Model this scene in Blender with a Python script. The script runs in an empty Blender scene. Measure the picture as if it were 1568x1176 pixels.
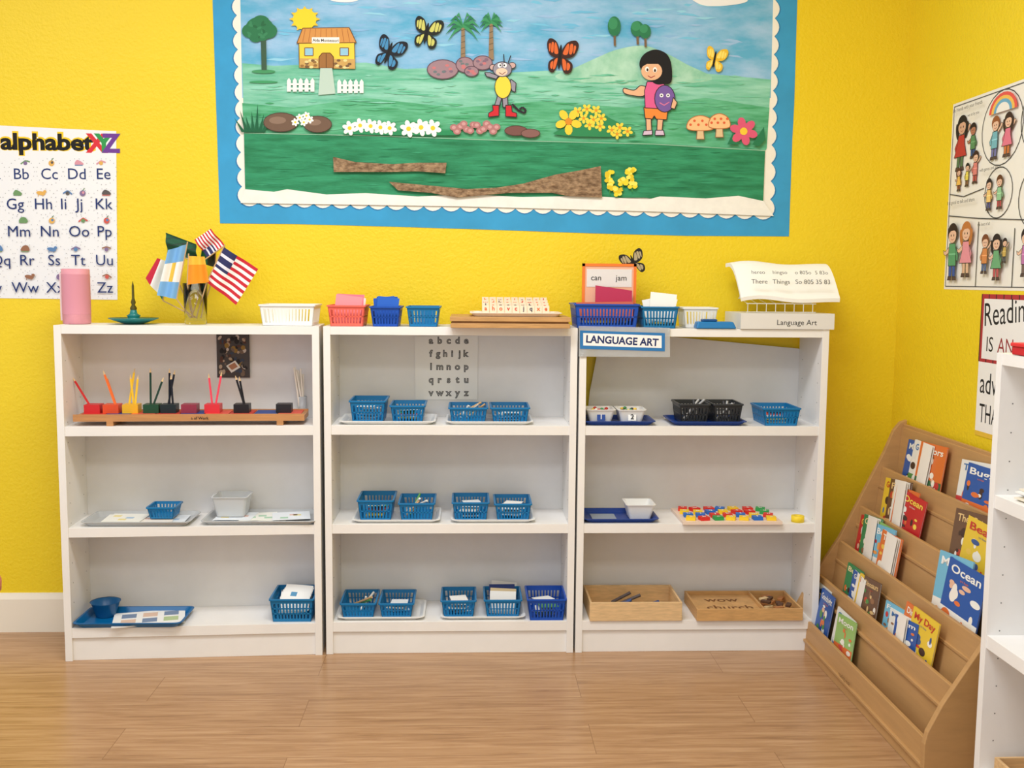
import bpy, bmesh, math, random
import numpy as np
from mathutils import Vector, Matrix
random.seed(7)
scene=bpy.context.scene
try:
    scene.view_settings.view_transform='Standard'
    scene.view_settings.look='None'
except Exception as e: print(e)

# ---------------------------------------------------------------- camera (solved from the photograph)
CAM=Vector((0.455,-3.2324,1.2103)); YAW,PITCH,ROLL,F=0.0427,0.1014,0.0085,1570.69
fwd=Vector((math.sin(YAW)*math.cos(PITCH),math.cos(YAW)*math.cos(PITCH),-math.sin(PITCH)))
rt=Vector((math.cos(YAW),-math.sin(YAW),0)); dn=fwd.cross(rt)
RT=rt*math.cos(ROLL)-dn*math.sin(ROLL); DN=rt*math.sin(ROLL)+dn*math.cos(ROLL)
cd=bpy.data.cameras.new('camera'); cam=bpy.data.objects.new('camera',cd); scene.collection.objects.link(cam)
m=Matrix.Identity(4)
for i in range(3):
    m[i][0]=RT[i]; m[i][1]=-DN[i]; m[i][2]=-fwd[i]; m[i][3]=CAM[i]
cam.matrix_world=m; cd.sensor_width=36; cd.lens=F/1568*36; cd.clip_start=0.05
scene.camera=cam
def ray(px,py): return fwd+RT*((px-784)/F)+DN*((py-588)/F)
def PY(px,py,y):
    r=ray(px,py); return CAM+r*((y-CAM.y)/r.y)
def PX(px,py,x):
    r=ray(px,py); return CAM+r*((x-CAM.x)/r.x)
def PZ(px,py,z):
    r=ray(px,py); return CAM+r*((z-CAM.z)/r.z)

WALL=0.24; RW=1.924; CEIL=2.75; LW=-2.6; REAR=-4.2

# ---------------------------------------------------------------- materials
def lin(c):
    c=c/255.0
    return c/12.92 if c<=0.04045 else ((c+0.055)/1.055)**2.4
def L3(c): return (lin(c[0]),lin(c[1]),lin(c[2]),1)
_m={}
def M(c,rough=0.6,var=0.0,scale=30,metal=0,name=None,trans=0,spec=0.4,stretch=None,bump=0.0,c2=None,alpha=1):
    key=(c,rough,var,scale,metal,trans,stretch,bump,c2,alpha)
    if key in _m: return _m[key]
    mt=bpy.data.materials.new(name or 'mat_%02x%02x%02x'%c); mt.use_nodes=True
    nt=mt.node_tree; b=nt.nodes['Principled BSDF']
    b.inputs['Base Color'].default_value=L3(c); b.inputs['Roughness'].default_value=rough
    b.inputs['Metallic'].default_value=metal
    b.inputs['Specular IOR Level'].default_value=spec
    if trans: b.inputs['Transmission Weight'].default_value=trans; b.inputs['IOR'].default_value=1.3
    if alpha<1: b.inputs['Alpha'].default_value=alpha
    if var or bump or c2:
        tc=nt.nodes.new('ShaderNodeTexCoord'); mp=nt.nodes.new('ShaderNodeMapping')
        nt.links.new(tc.outputs['Object'],mp.inputs['Vector'])
        if stretch: mp.inputs['Scale'].default_value=stretch
        n=nt.nodes.new('ShaderNodeTexNoise'); n.inputs['Scale'].default_value=scale; n.inputs['Detail'].default_value=6; n.inputs['Roughness'].default_value=0.6
        nt.links.new(mp.outputs['Vector'],n.inputs['Vector'])
        if var or c2:
            r=nt.nodes.new('ShaderNodeValToRGB')
            r.color_ramp.elements[0].position=0.35; r.color_ramp.elements[1].position=0.65
            lo=tuple(max(0,int(v*(1-var))) for v in c); hi=c2 if c2 else tuple(min(255,int(v*(1+var))) for v in c)
            r.color_ramp.elements[0].color=L3(lo); r.color_ramp.elements[1].color=L3(hi)
            nt.links.new(n.outputs['Fac'],r.inputs['Fac']); nt.links.new(r.outputs['Color'],b.inputs['Base Color'])
        if bump:
            bp=nt.nodes.new('ShaderNodeBump'); bp.inputs['Strength'].default_value=bump; bp.inputs['Distance'].default_value=0.01
            nt.links.new(n.outputs['Fac'],bp.inputs['Height']); nt.links.new(bp.outputs['Normal'],b.inputs['Normal'])
    _m[key]=mt; return mt

WHITE=M((240,238,235),0.45,0.01,6,name='white_laminate')
BACKW=M((230,229,228),0.6,0.02,4,name='back_panel_white')
PAPER=M((245,244,240),0.8,name='paper')
BLUE=M((14,116,172),0.35,name='blue_plastic')
TEAL=M((8,118,178),0.35,name='teal_plastic')
ROYAL=M((18,78,180),0.35,name='royal_plastic')
NAVY=M((20,60,140),0.35,name='navy_plastic')
WPL=M((240,240,238),0.35,name='white_plastic')
CORAL=M((245,110,95),0.4,name='coral_plastic')
BLACKP=M((45,48,52),0.35,name='black_plastic')
WOODL=M((214,176,126),0.5,0.06,10,stretch=(1,8,14),name='light_wood')
BIRCH=M((188,146,96),0.42,0.025,5,stretch=(2,1,10),name='birch_ply')
BLK=M((22,22,24),0.6,name='black_ink')

# ---------------------------------------------------------------- mesh builder
class MB:
    def __init__(s,name): s.name=name; s.v=[]; s.f=[]; s.mi=[]; s.mats=[]; s.sm=[]
    def mat(s,m):
        if m not in s.mats: s.mats.append(m)
        return s.mats.index(m)
    def add(s,vs,fs,m,smooth=False):
        o=len(s.v); s.v.extend([tuple(v) for v in vs]); k=s.mat(m)
        for f in fs: s.f.append(tuple(i+o for i in f)); s.mi.append(k); s.sm.append(smooth)
    def box(s,x0,x1,y0,y1,z0,z1,m,T=None):
        vs=[Vector((x,y,z)) for z in (z0,z1) for y in (y0,y1) for x in (x0,x1)]
        if T: vs=[T@v for v in vs]
        s.add(vs,[(0,2,3,1),(4,5,7,6),(0,1,5,4),(2,6,7,3),(0,4,6,2),(1,3,7,5)],m)
    def hexa(s,p,m):
        s.add(p,[(3,2,1,0),(4,5,6,7),(0,1,5,4),(1,2,6,5),(2,3,7,6),(3,0,4,7)],m)
    def prism(s,pts,vec,m):
        n=len(pts); a=[Vector(p) for p in pts]; b=[p+Vector(vec) for p in a]
        fs=[tuple(range(n))[::-1],tuple(range(n,2*n))]+[(i,(i+1)%n,n+(i+1)%n,n+i) for i in range(n)]
        s.add(a+b,fs,m)
    def loft(s,loops,m,c0=True,c1=True,smooth=False):
        n=len(loops[0]); vs=[v for l in loops for v in l]; fs=[]
        for k in range(len(loops)-1):
            for i in range(n):
                fs.append((k*n+i,k*n+(i+1)%n,(k+1)*n+(i+1)%n,(k+1)*n+i))
        s.add(vs,fs,m,smooth)
        if c0: s.add(loops[0],[tuple(range(n))[::-1]],m)
        if c1: s.add(loops[-1],[tuple(range(n))],m)
    def lathe(s,cx,cy,prof,m,n=24,c0=True,c1=True):
        loops=[[(cx+r*math.cos(2*math.pi*i/n),cy+r*math.sin(2*math.pi*i/n),z) for i in range(n)] for r,z in prof]
        s.loft(loops,m,c0,c1,True)
    def egg(s,c,r,m,n=20,k=12,zmin=-1.0,T=None):
        loops=[]
        for j in range(k+1):
            t=math.acos(max(-1,min(1,zmin)))*(1-j/k); t=max(t,0.02)
            loops.append([Vector((c[0]+r[0]*math.sin(t)*math.cos(2*math.pi*i/n),c[1]+r[1]*math.sin(t)*math.sin(2*math.pi*i/n),c[2]+r[2]*math.cos(t))) for i in range(n)])
        s.loft(loops,m,True,True,True)
    def rod(s,a,b,r,m,n=8,r2=None):
        a=Vector(a); b=Vector(b); d=(b-a).normalized(); u=d.orthogonal().normalized(); w=d.cross(u)
        r2=r if r2 is None else r2
        lo=[[c+(u*math.cos(2*math.pi*i/n)+w*math.sin(2*math.pi*i/n))*q for i in range(n)] for c,q in ((a,r),(b,r2))]
        s.loft(lo,m,smooth=True)
    def tube(s,pts,r,m,n=6):
        for a,b in zip(pts[:-1],pts[1:]): s.rod(a,b,r,m,n)
    def obj(s,bevel=0,M_=None,parent=None):
        me=bpy.data.meshes.new(s.name); me.from_pydata(s.v,[],s.f); 
        for m in s.mats: me.materials.append(m)
        me.polygons.foreach_set('material_index',s.mi); me.polygons.foreach_set('use_smooth',s.sm); me.update()
        o=bpy.data.objects.new(s.name,me); scene.collection.objects.link(o)
        if M_ is not None: o.matrix_world=M_
        if bevel:
            b=o.modifiers.new('bevel','BEVEL'); b.width=bevel; b.segments=2; b.limit_method='ANGLE'
        if parent: o.parent=parent
        return o
def rrect(x0,x1,y0,y1,z,r=0.01,n=4):
    p=[]
    for cx,cy,a0 in ((x1-r,y0+r,-90),(x1-r,y1-r,0),(x0+r,y1-r,90),(x0+r,y0+r,180)):
        for i in range(n+1):
            a=math.radians(a0+90*i/n); p.append((cx+r*math.cos(a),cy+r*math.sin(a),z))
    return p
def tub(mb,x0,x1,y0,y1,z,h,m,taper=0.008,lip=0.006,r=0.012,th=0.002):
    t=taper
    L=[rrect(x0+t,x1-t,y0+t,y1-t,z,r),rrect(x0,x1,y0,y1,z+h-0.003,r),
       rrect(x0-lip,x1+lip,y0-lip,y1+lip,z+h-0.002,r),rrect(x0-lip,x1+lip,y0-lip,y1+lip,z+h,r),
       rrect(x0+th,x1-th,y0+th,y1-th,z+h,r),rrect(x0+t+th,x1-t-th,y0+t+th,y1-t-th,z+th,r)]
    mb.loft(L,m)
_txt={}
def text(mb,st,c,right,up,h,m,bold=0.0,width=None,align='C',lift=0.0004,squash=1.0):
    key=(st,bold)
    if key not in _txt:
        cu=bpy.data.curves.new('t','FONT'); cu.body=st; cu.offset=bold; cu.resolution_u=3
        o=bpy.data.objects.new('t',cu); scene.collection.objects.link(o)
        dg=bpy.context.evaluated_depsgraph_get(); e=o.evaluated_get(dg); me=e.to_mesh()
        vs=[v.co.copy() for v in me.vertices]; fs=[tuple(p.vertices) for p in me.polygons]
        e.to_mesh_clear(); bpy.data.objects.remove(o); bpy.data.curves.remove(cu)
        _txt[key]=(vs,fs)
    vs,fs=_txt[key]
    if not vs: return
    x0=min(v.x for v in vs); x1=max(v.x for v in vs)
    sy=h/0.7; sx=sy*squash
    if width: sx=width/(x1-x0)
    nrm=Vector(right).cross(Vector(up)).normalized()
    ox=(x0+x1)/2 if align=='C' else x0
    c=Vector(c); R_=Vector(right); U=Vector(up)
    mb.add([c+R_*((v.x-ox)*sx)+U*((v.y-0.35)*sy)+nrm*lift for v in vs],fs,m)

# 2-D paper artwork lying on a plane; every piece sits a hair in front of the one before it
class Paint:
    def __init__(s,mb,mp,right,up,nrm,ppm,step=1.2e-5): s.mb=mb; s.mp=mp; s.r=Vector(right); s.u=Vector(up); s.n=Vector(nrm); s.k=ppm; s.c=0; s.step=step
    def W(s,x,y): return s.mp(x,y)+s.n*(s.step*s.c+0.0008)
    def poly(s,pts,c,smooth=False):
        s.c+=1
        if smooth: pts=cr(pts)
        ar=sum(pts[i][0]*pts[(i+1)%len(pts)][1]-pts[(i+1)%len(pts)][0]*pts[i][1] for i in range(len(pts)))
        if ar>0: pts=pts[::-1]
        m=c if not isinstance(c,tuple) else M(c,0.75)
        s.mb.add([s.W(x,y) for x,y in pts],[tuple(range(len(pts)))],m)
    def ell(s,cx,cy,rx,ry,c,a=0,n=20):
        ca,sa=math.cos(a),math.sin(a)
        s.poly([(cx+rx*math.cos(t)*ca-ry*math.sin(t)*sa,cy+rx*math.cos(t)*sa+ry*math.sin(t)*ca) for t in [2*math.pi*i/n for i in range(n)]],c)
    def oell(s,cx,cy,rx,ry,c,o=(25,25,25),w=1,a=0):
        s.ell(cx,cy,rx+w,ry+w,o,a); s.ell(cx,cy,rx,ry,c,a)
    def rect(s,x0,y0,x1,y1,c): s.poly([(x0,y0),(x1,y0),(x1,y1),(x0,y1)],c)
    def line(s,pts,w,c):
        for (a,b),(d,e) in zip(pts[:-1],pts[1:]):
            l=math.hypot(d-a,e-b) or 1; nx,ny=-(e-b)/l*w/2,(d-a)/l*w/2
            s.poly([(a+nx,b+ny),(d+nx,e+ny),(d-nx,e-ny),(a-nx,b-ny)],c)
    def opoly(s,pts,c,o=(25,25,25),w=1.2,smooth=False):
        if smooth: pts=cr(pts)
        s.poly(pts,c); s.line(pts+[pts[0]],w,o)
    def text(s,x,y,st,h,c,bold=0,width=None,align='C',rot=0,squash=1.0):
        s.c+=1
        m=c if not isinstance(c,tuple) else M(c,0.75)
        r,u=s.r,s.u
        if rot:
            q=Matrix.Rotation(rot,3,s.n); r=q@r; u=q@u
        text(s.mb,st,s.W(x,y),r,u,h*s.k,m,bold,width*s.k if width else None,align,lift=0,squash=squash)
def cr(P,k=5):
    n=len(P); out=[]
    for i in range(n):
        a,b,c,d=P[i-1],P[i],P[(i+1)%n],P[(i+2)%n]
        for j in range(k):
            t=j/k
            out.append(tuple(0.5*((2*b[q])+(-a[q]+c[q])*t+(2*a[q]-5*b[q]+4*c[q]-d[q])*t*t+(-a[q]+3*b[q]-3*c[q]+d[q])*t**3) for q in (0,1)))
    return out

# ---------------------------------------------------------------- room shell
def wallmat():
    mt=bpy.data.materials.new('yellow_paint'); mt.use_nodes=True; nt=mt.node_tree; b=nt.nodes['Principled BSDF']
    b.inputs['Roughness'].default_value=0.38; b.inputs['Specular IOR Level'].default_value=0.35
    tc=nt.nodes.new('ShaderNodeTexCoord')
    n=nt.nodes.new('ShaderNodeTexNoise'); n.inputs['Scale'].default_value=110; n.inputs['Detail'].default_value=4
    n2=nt.nodes.new('ShaderNodeTexNoise'); n2.inputs['Scale'].default_value=3
    nt.links.new(tc.outputs['Object'],n.inputs['Vector']); nt.links.new(tc.outputs['Object'],n2.inputs['Vector'])
    r=nt.nodes.new('ShaderNodeValToRGB'); r.color_ramp.elements[0].color=L3((236,206,36)); r.color_ramp.elements[1].color=L3((241,212,44))
    nt.links.new(n2.outputs['Fac'],r.inputs['Fac']); nt.links.new(r.outputs['Color'],b.inputs['Base Color'])
    bp=nt.nodes.new('ShaderNodeBump'); bp.inputs['Strength'].default_value=0.34; bp.inputs['Distance'].default_value=0.006
    nt.links.new(n.outputs['Fac'],bp.inputs['Height']); nt.links.new(bp.outputs['Normal'],b.inputs['Normal'])
    return mt
YW=wallmat()
def floormat():
    mt=bpy.data.materials.new('oak_planks'); mt.use_nodes=True; nt=mt.node_tree; b=nt.nodes['Principled BSDF']
    tc=nt.nodes.new('ShaderNodeTexCoord')
    br=nt.nodes.new('ShaderNodeTexBrick'); br.inputs['Scale'].default_value=1; br.inputs['Brick Width'].default_value=1.25
    br.inputs['Row Height'].default_value=0.18; br.inputs['Mortar Size'].default_value=0.001; br.inputs['Mortar Smooth'].default_value=0.3
    br.inputs['Color1'].default_value=(0.35,0.35,0.35,1); br.inputs['Color2'].default_value=(0.75,0.75,0.75,1); br.inputs['Mortar'].default_value=(0,0,0,1)
    br.offset=0.37
    nt.links.new(tc.outputs['Object'],br.inputs['Vector'])
    mp=nt.nodes.new('ShaderNodeMapping'); mp.inputs['Scale'].default_value=(1.6,26,1)
    nt.links.new(tc.outputs['Object'],mp.inputs['Vector'])
    n=nt.nodes.new('ShaderNodeTexNoise'); n.inputs['Scale'].default_value=2.4; n.inputs['Detail'].default_value=9; n.inputs['Roughness'].default_value=0.68; n.inputs['Distortion'].default_value=0.5
    ad=nt.nodes.new('ShaderNodeVectorMath'); ad.operation='ADD'
    nt.links.new(mp.outputs['Vector'],ad.inputs[0]); 
    sc=nt.nodes.new('ShaderNodeVectorMath'); sc.operation='SCALE'; sc.inputs['Scale'].default_value=9
    nt.links.new(br.outputs['Color'],sc.inputs[0]); nt.links.new(sc.outputs['Vector'],ad.inputs[1]); nt.links.new(ad.outputs['Vector'],n.inputs['Vector'])
    r=nt.nodes.new('ShaderNodeValToRGB'); e=r.color_ramp.elements
    e[0].position=0.3; e[0].color=L3((150,112,78)); e[1].position=0.7; e[1].color=L3((196,158,120))
    k=e.new(0.5); k.color=L3((178,138,100))
    nt.links.new(n.outputs['Fac'],r.inputs['Fac'])
    mx=nt.nodes.new('ShaderNodeMix'); mx.data_type='RGBA'; mx.blend_type='MULTIPLY'; mx.inputs['Factor'].default_value=0.12
    nt.links.new(r.outputs['Color'],mx.inputs['A']); nt.links.new(br.outputs['Color'],mx.inputs['B'])
    m2=nt.nodes.new('ShaderNodeMix'); m2.data_type='RGBA'; m2.inputs['B'].default_value=L3((118,84,56))
    mu=nt.nodes.new('ShaderNodeMath'); mu.operation='MULTIPLY'; mu.inputs[1].default_value=0.6
    nt.links.new(br.outputs['Fac'],mu.inputs[0]); nt.links.new(mu.outputs[0],m2.inputs['Factor'])
    nt.links.new(mx.outputs['Result'],m2.inputs['A']); nt.links.new(m2.outputs['Result'],b.inputs['Base Color'])
    b.inputs['Roughness'].default_value=0.27; b.inputs['Specular IOR Level'].default_value=0.5
    return mt
def simple(name,x0,x1,y0,y1,z0,z1,m,bevel=0):
    mb=MB(name); mb.box(x0,x1,y0,y1,z0,z1,m); return mb.obj(bevel)
simple('floor',LW,RW+0.1,REAR,WALL+0.1,-0.05,0,floormat())
simple('wall_back',LW,RW+0.1,WALL,WALL+0.1,0,CEIL,YW)
simple('wall_right',RW,RW+0.1,REAR,WALL,0,CEIL,YW)
simple('ceiling',LW,RW+0.1,REAR,WALL+0.1,CEIL,CEIL+0.05,M((240,238,232),0.9))
BASE=M((238,230,214),0.5,name='baseboard_cream')
def baseboard(name,pts,vec):
    mb=MB(name); mb.prism(pts,vec,BASE); mb.obj()
h=0.135
baseboard('baseboard_back',[(LW,WALL,0),(LW,WALL-0.012,0),(LW,WALL-0.012,h-0.02),(LW,WALL-0.006,h-0.006),(LW,WALL-0.004,h),(LW,WALL,h)],(RW-LW,0,0))
baseboard('baseboard_right',[(RW,WALL-0.012,0),(RW-0.012,WALL-0.012,0),(RW-0.012,WALL-0.012,h-0.02),(RW-0.006,WALL-0.012,h-0.006),(RW-0.004,WALL-0.012,h),(RW,WALL-0.012,h)],(0,REAR-WALL+0.012,0))

# ---------------------------------------------------------------- bookcases
H=1.06; DEP=0.225; TB=0.026
Z1=PY(690,652,0).z; Z2=PY(690,803,0).z; Z3=PY(690,952,0).z
def bookcase(w,M_,back=None,d=DEP):
    mb=MB('white_bookcase'); s=0.022
    mb.box(0,s,0,d,0,H,WHITE); mb.box(w-s,w,0,d,0,H,WHITE)
    mb.box(s,w-s,0.001,d,H-TB,H-0.0005,WHITE)
    for z in (Z1,Z2): mb.box(s,w-s,0.002,d-0.006,z-0.03,z,WHITE)
    mb.box(s,w-s,0.001,d-0.006,Z3-0.032,Z3,WHITE)
    mb.box(s,w-s,0.008,0.024,0,Z3-0.033,WHITE)
    for z in np.arange(0.18,1.0,0.064):
        for y in (0.03,d-0.04):
            mb.box(s-0.0005,s+0.0006,y-0.0015,y+0.0015,z,z+0.003,M((120,118,115),.6))
            mb.box(w-s-0.0006,w-s+0.0005,y-0.0015,y+0.0015,z,z+0.003,M((120,118,115),.6))
    if back is None: mb.box(s,w-s,d-0.005,d-0.001,0.03,H-TB,BACKW)
    else: mb.prism([(x,d-0.004,z) for x,z in back],(0,0.003,0),BACKW)
    return mb.obj(0.0015,M_)
U1ANG=0.05
U1X,U1Y=-0.012,-0.006
M1=Matrix.Translation((U1X,U1Y,0))@Matrix.Rotation(U1ANG,4,'Z')@Matrix.Translation((-0.8,0,0))
d1=0.2
bookcase(0.8,M1,d=d1)
bookcase(0.8,Matrix.Translation((0,0,0)))
U3=0.807
bk=[]
for px,py in ((893,930),(1224,930),(1224,534),(1120,524),(1030,516),(916,533),(903,600),(893,700)):
    q=PY(px,py,DEP-0.004); bk.append((q.x-U3,q.z))
bk[0]=(0.022,0.05); bk[1]=(0.778,0.05); bk[2]=(0.778,bk[2][1])
bookcase(0.8,Matrix.Translation((U3,0,0)),back=bk)
def u1y(x): return U1Y+math.sin(U1ANG)*(x-U1X)

# ---------------------------------------------------------------- generic baskets / trays
def basket(mb,x0,x1,y0,y1,z,h,m,n=None,t=0.008,rows=2,thk=0.0022):
    def patch(A,B,C,D,inw,nb):
        A,B,C,D=map(Vector,(A,B,C,D)); inw=Vector(inw)*thk
        P=lambda u,v:(A.lerp(B,u)).lerp(D.lerp(C,u),v)
        def quad(u0,u1,v0,v1):
            a,b,c,d=P(u0,v0),P(u1,v0),P(u1,v1),P(u0,v1)
            mb.hexa([a,b,b+inw,a+inw,d,c,c+inw,d+inw],m)
        quad(0,1,0,0.13); quad(0,1,0.80,1.0)
        for k in range(1,rows): 
            v=0.13+0.67*k/rows; quad(0,1,v-0.03,v+0.03)
        quad(0,0.06,0.13,0.8); quad(0.94,1,0.13,0.8)
        for i in range(1,nb): 
            u=0.06+0.88*i/nb; w=0.24/nb
            quad(u-w,u+w,0.13,0.8)
    nx=n or max(5,int((x1-x0)/0.0115)); ny=max(5,int((y1-y0)/0.0125))
    b=[(x0+t,y0+t,z),(x1-t,y0+t,z),(x1-t,y1-t,z),(x0+t,y1-t,z)]; q=[(x0,y0,z+h),(x1,y0,z+h),(x1,y1,z+h),(x0,y1,z+h)]
    dirs=[(0,1,0),(-1,0,0),(0,-1,0),(1,0,0)]
    for i in range(4):
        j=(i+1)%4; patch(b[i],b[j],q[j],q[i],dirs[i],nx if i%2==0 else ny)
    mb.box(x0+t,x1-t,y0+t,y1-t,z,z+0.003,m)
    e=0.0035
    L=[rrect(x0-e,x1+e,y0-e,y1+e,z+h-0.004,0.006),rrect(x0-e,x1+e,y0-e,y1+e,z+h+0.0008,0.006),
       rrect(x0+thk,x1-thk,y0+thk,y1-thk,z+h+0.0008,0.004),rrect(x0+thk,x1-thk,y0+thk,y1-thk,z+h-0.004,0.004)]
    mb.loft(L+[L[0]],m,False,False)
def xr(pxl,pxr,py,y): return PY(pxl,py,y).x,PY(pxr,py,y).x
def mk_basket(name,pxl,pxr,pyt,z,m,yf=0.02,d=0.16,fill=None,py=None,yo=0,rows=2,h=None):
    yf=yf+yo
    zt=PY((pxl+pxr)/2,pyt,yf+d).z
    pyb=py or pyt+35
    x0,x1=xr(pxl,pxr,pyb,yf+0.005)
    mb=MB(name); hh=h or max(0.03,zt-z)
    basket(mb,x0,x1,yf,yf+d,z,hh,m,rows=rows)
    if fill: fill(mb,x0,x1,yf,yf+d,z,hh)
    return mb.obj()
def papers(cols,hh=0.0,tilt=0.2,n=4):
    def f(mb,x0,x1,y0,y1,z,h):
        w=(x1-x0)*0.72
        for i in range(n):
            yy=y0+0.02+(y1-y0-0.05)*i/max(1,n-1); cx=(x0+x1)/2+random.uniform(-.1,.1)*w*0.5
            T=Matrix.Translation((cx,yy,z+0.006))@Matrix.Rotation(random.uniform(-.15,.15),4,'Y')@Matrix.Rotation(-tilt,4,'X')
            mb.box(-w/2,w/2,0,0.0015,0,h+hh*random.uniform(.6,1),M(cols[i%len(cols)],0.75),T)
    return f
def cards(cols,n=7,s=0.5):
    def f(mb,x0,x1,y0,y1,z,h):
        for i in range(n):
            w=(x1-x0)*s; cx=(x0+x1)/2+random.uniform(-.15,.15)*w; cy=y0+(y1-y0)*random.uniform(.3,.6)
            T=Matrix.Translation((cx,cy,z+0.005+h*0.75*i/n))@Matrix.Rotation(random.uniform(-.4,.4),4,'Z')@Matrix.Rotation(random.uniform(-.15,.15),4,'X')
            mb.box(-w/2,w/2,-w*.42,w*.42,0,0.0016,M(cols[i%len(cols)],0.7),T)
    return f
def sticks(cols,n=6,out=0.03):
    def f(mb,x0,x1,y0,y1,z,h):
        for i in range(n):
            a=Vector((random.uniform(x0+.015,x0+(x1-x0)*.6),random.uniform(y0+.03,y1-.03),z+0.008))
            b=Vector((random.uniform((x0+x1)/2,x1-.005),random.uniform(y0+.03,y1-.03),z+h+out*random.uniform(-.4,1)))
            mb.rod(a,b,0.004,M(cols[i%len(cols)],0.5),6)
    return f
def mk_tray(name,pxl,pxr,z,m,y0,y1,h=0.012,extra=None,py=None,yo=0,taper=0.012,bev=0):
    y0+=yo;y1+=yo
    x0,x1=xr(pxl,pxr,py or 650,y0)
    mb=MB(name); tub(mb,x0,x1,y0,y1,z,h,m,taper,0.004,0.018)
    if extra: extra(mb,x0,x1,y0,y1,z,h)
    return mb.obj()
G=0.0005
MULTI=[(240,240,235),(250,220,60),(230,240,250),(220,90,70),(90,160,90)]
WC=[(240,240,238),(225,232,238),(235,228,215)]
for r_,(z,pyb,trs,bks) in enumerate([
  (Z1,650,[(520,665),(684,815)],[(534,592,606),(596,652,613),(686,748,616),(750,812,616)]),
  (Z2,800,[(540,672),(692,818)],[(546,604,752),(609,667,756),(691,750,755),(756,815,757)]),
  (Z3,950,[(518,648),(676,803)],[(520,577,903),(579,635,903),(674,730,899),(740,800,898)])]):
    for a,b in trs: mk_tray('white_serving_tray',a,b,z+G,WPL,0.012,0.195,py=pyb)
    for i,(a,b,t) in enumerate(bks):
        fl=[cards(WC),cards(MULTI),sticks([(210,170,120),(240,240,235),(90,160,90)],5,0.01),cards(WC,5)][(i+r_)%4]
        if r_==2 and i==3: fl=papers([(225,225,222),(210,190,150),(40,60,120)],0.02,0.5)
        mk_basket('blue_slotted_basket',a+2,b-2,t,z+0.0035,TEAL,yf=0.03,d=0.15,fill=fl,py=pyb-5)
mk_basket('blue_slotted_basket',808,866,897,Z3+G,ROYAL,yf=0.0,d=0.15,fill=cards([(245,245,240),(90,150,90)],5),py=950)

# unit 3 shelves
def box_open(mb,x0,x1,y0,y1,z,h,m,t=0.007,floor=True):
    mb.box(x0,x1,y0,y0+t,z,z+h,m); mb.box(x0,x1,y1-t,y1,z,z+h,m)
    mb.box(x0,x0+t,y0+t,y1-t,z,z+h,m); mb.box(x1-t,x1,y0+t,y1-t,z,z+h,m)
    if floor: mb.box(x0+t,x1-t,y0+t,y1-t,z,z+0.005,m)
mk_tray('blue_serving_tray',895,1003,Z1+G,NAVY,0.008,0.17,0.014,py=652)
mk_tray('blue_serving_tray',1030,1143,Z1+G,NAVY,0.008,0.17,0.014,py=652)
def cupp(pxl,pxr,z,num,y0=0.03,d=0.1,h=0.045,fill=True,m=WPL,name='white_storage_cup',py=645):
    x0,x1=xr(pxl,pxr,py,y0); mb=MB(name); tub(mb,x0,x1,y0,y0+d,z,h,m,0.012,0.003,0.01)
    if fill:
        for i in range(26):
            c=Vector((random.uniform(x0+.018,x1-.018),random.uniform(y0+.02,y0+d-.02),z+h*random.uniform(.5,.95)))
            mb.lathe(c.x,c.y,[(0.0005,c.z-.005),(0.006,c.z-.002),(0.006,c.z+.002),(0.0005,c.z+.005)],M(random.choice([(200,60,50),(240,200,80),(250,245,240),(60,60,70),(70,150,90)]),0.5),8)
    if num:
        cx=(x0+x1)/2; s=0.013
        T=Matrix.Translation((cx,y0+0.002,z+h*0.5))@Matrix.Rotation(-0.26,4,'X')
        mb.box(-s,s,0.0,0.001,-s,s,M((30,70,150) if num=='1' else (245,245,245),0.6),T)
        text(mb,num,T@Vector((0,-0.001,0)),(1,0,0),(0,0.0,1),0.016,M((250,250,250),.6) if num=='1' else BLK,0.02,lift=0.002)
    return mb.obj()
cupp(899,942,Z1+0.004,'1'); cupp(947,989,Z1+0.004,'2')
for a,b in ((1038,1088),(1090,1138)):
    mk_basket('black_slotted_basket',a+2,b-2,612,Z1+0.004,BLACKP,yf=0.03,d=0.13,fill=sticks([(70,70,75),(200,200,200)],4,0.01),py=645)
mk_basket('blue_slotted_basket',1168,1224,617,Z1+G,TEAL,yf=0.01,d=0.15,fill=cards(MULTI,5),py=652)
mk_tray('blue_serving_tray',895,1008,Z2+G,NAVY,0.01,0.17,0.014,py=800,extra=lambda mb,x0,x1,y0,y1,z,h: mb.box(x0+.03,x0+.11,y0+.03,y0+.11,z+.003,z+.006,M((150,160,175),.6)))
cupp(960,1003,Z2+0.004,'',y0=0.04,d=0.1,h=0.05,fill=False,py=790)
x0,x1=xr(1045,1197,808,-0.005); mb=MB('wooden_letter_board')
mb.box(x0,x1,-0.012,0.19,Z2+G,Z2+0.010,M((236,214,196),.6)); 
LC=[(220,50,40),(40,110,200),(245,205,40),(220,50,40),(50,160,80),(245,205,40)]
letters='abcdefghijklmnopqrstuvwxyz'; k=0
for j in range(4):
    for i in range(7):
        cx=x0+0.03+(x1-x0-0.06)*i/6+random.uniform(-.004,.004); cy=0.015+0.045*j+random.uniform(-.004,.004)
        T=Matrix.Translation((cx,cy,Z2+0.0105))@Matrix.Rotation(random.uniform(-.4,.4),4,'Z')
        mb.box(-.015,.015,-.014,.014,0,0.011,M(random.choice(LC),.5),T)
        text(mb,letters[k%26],(cx,cy,Z2+0.022),(1,0,0),(0,1,0),0.016,M((250,250,240),.6),0.02); k+=1
mb.obj(0.001)
x=PY(1221,806,0.03).x; mb=MB('yellow_tape_roll')
prof=[(0.010,0),(0.021,0),(0.021,0.02),(0.010,0.02)]
mb.lathe(x,0.03,[(r,Z2+G+z) for r,z in prof+[prof[0]]],M((245,215,50),.5),24,False,False); mb.obj()
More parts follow.
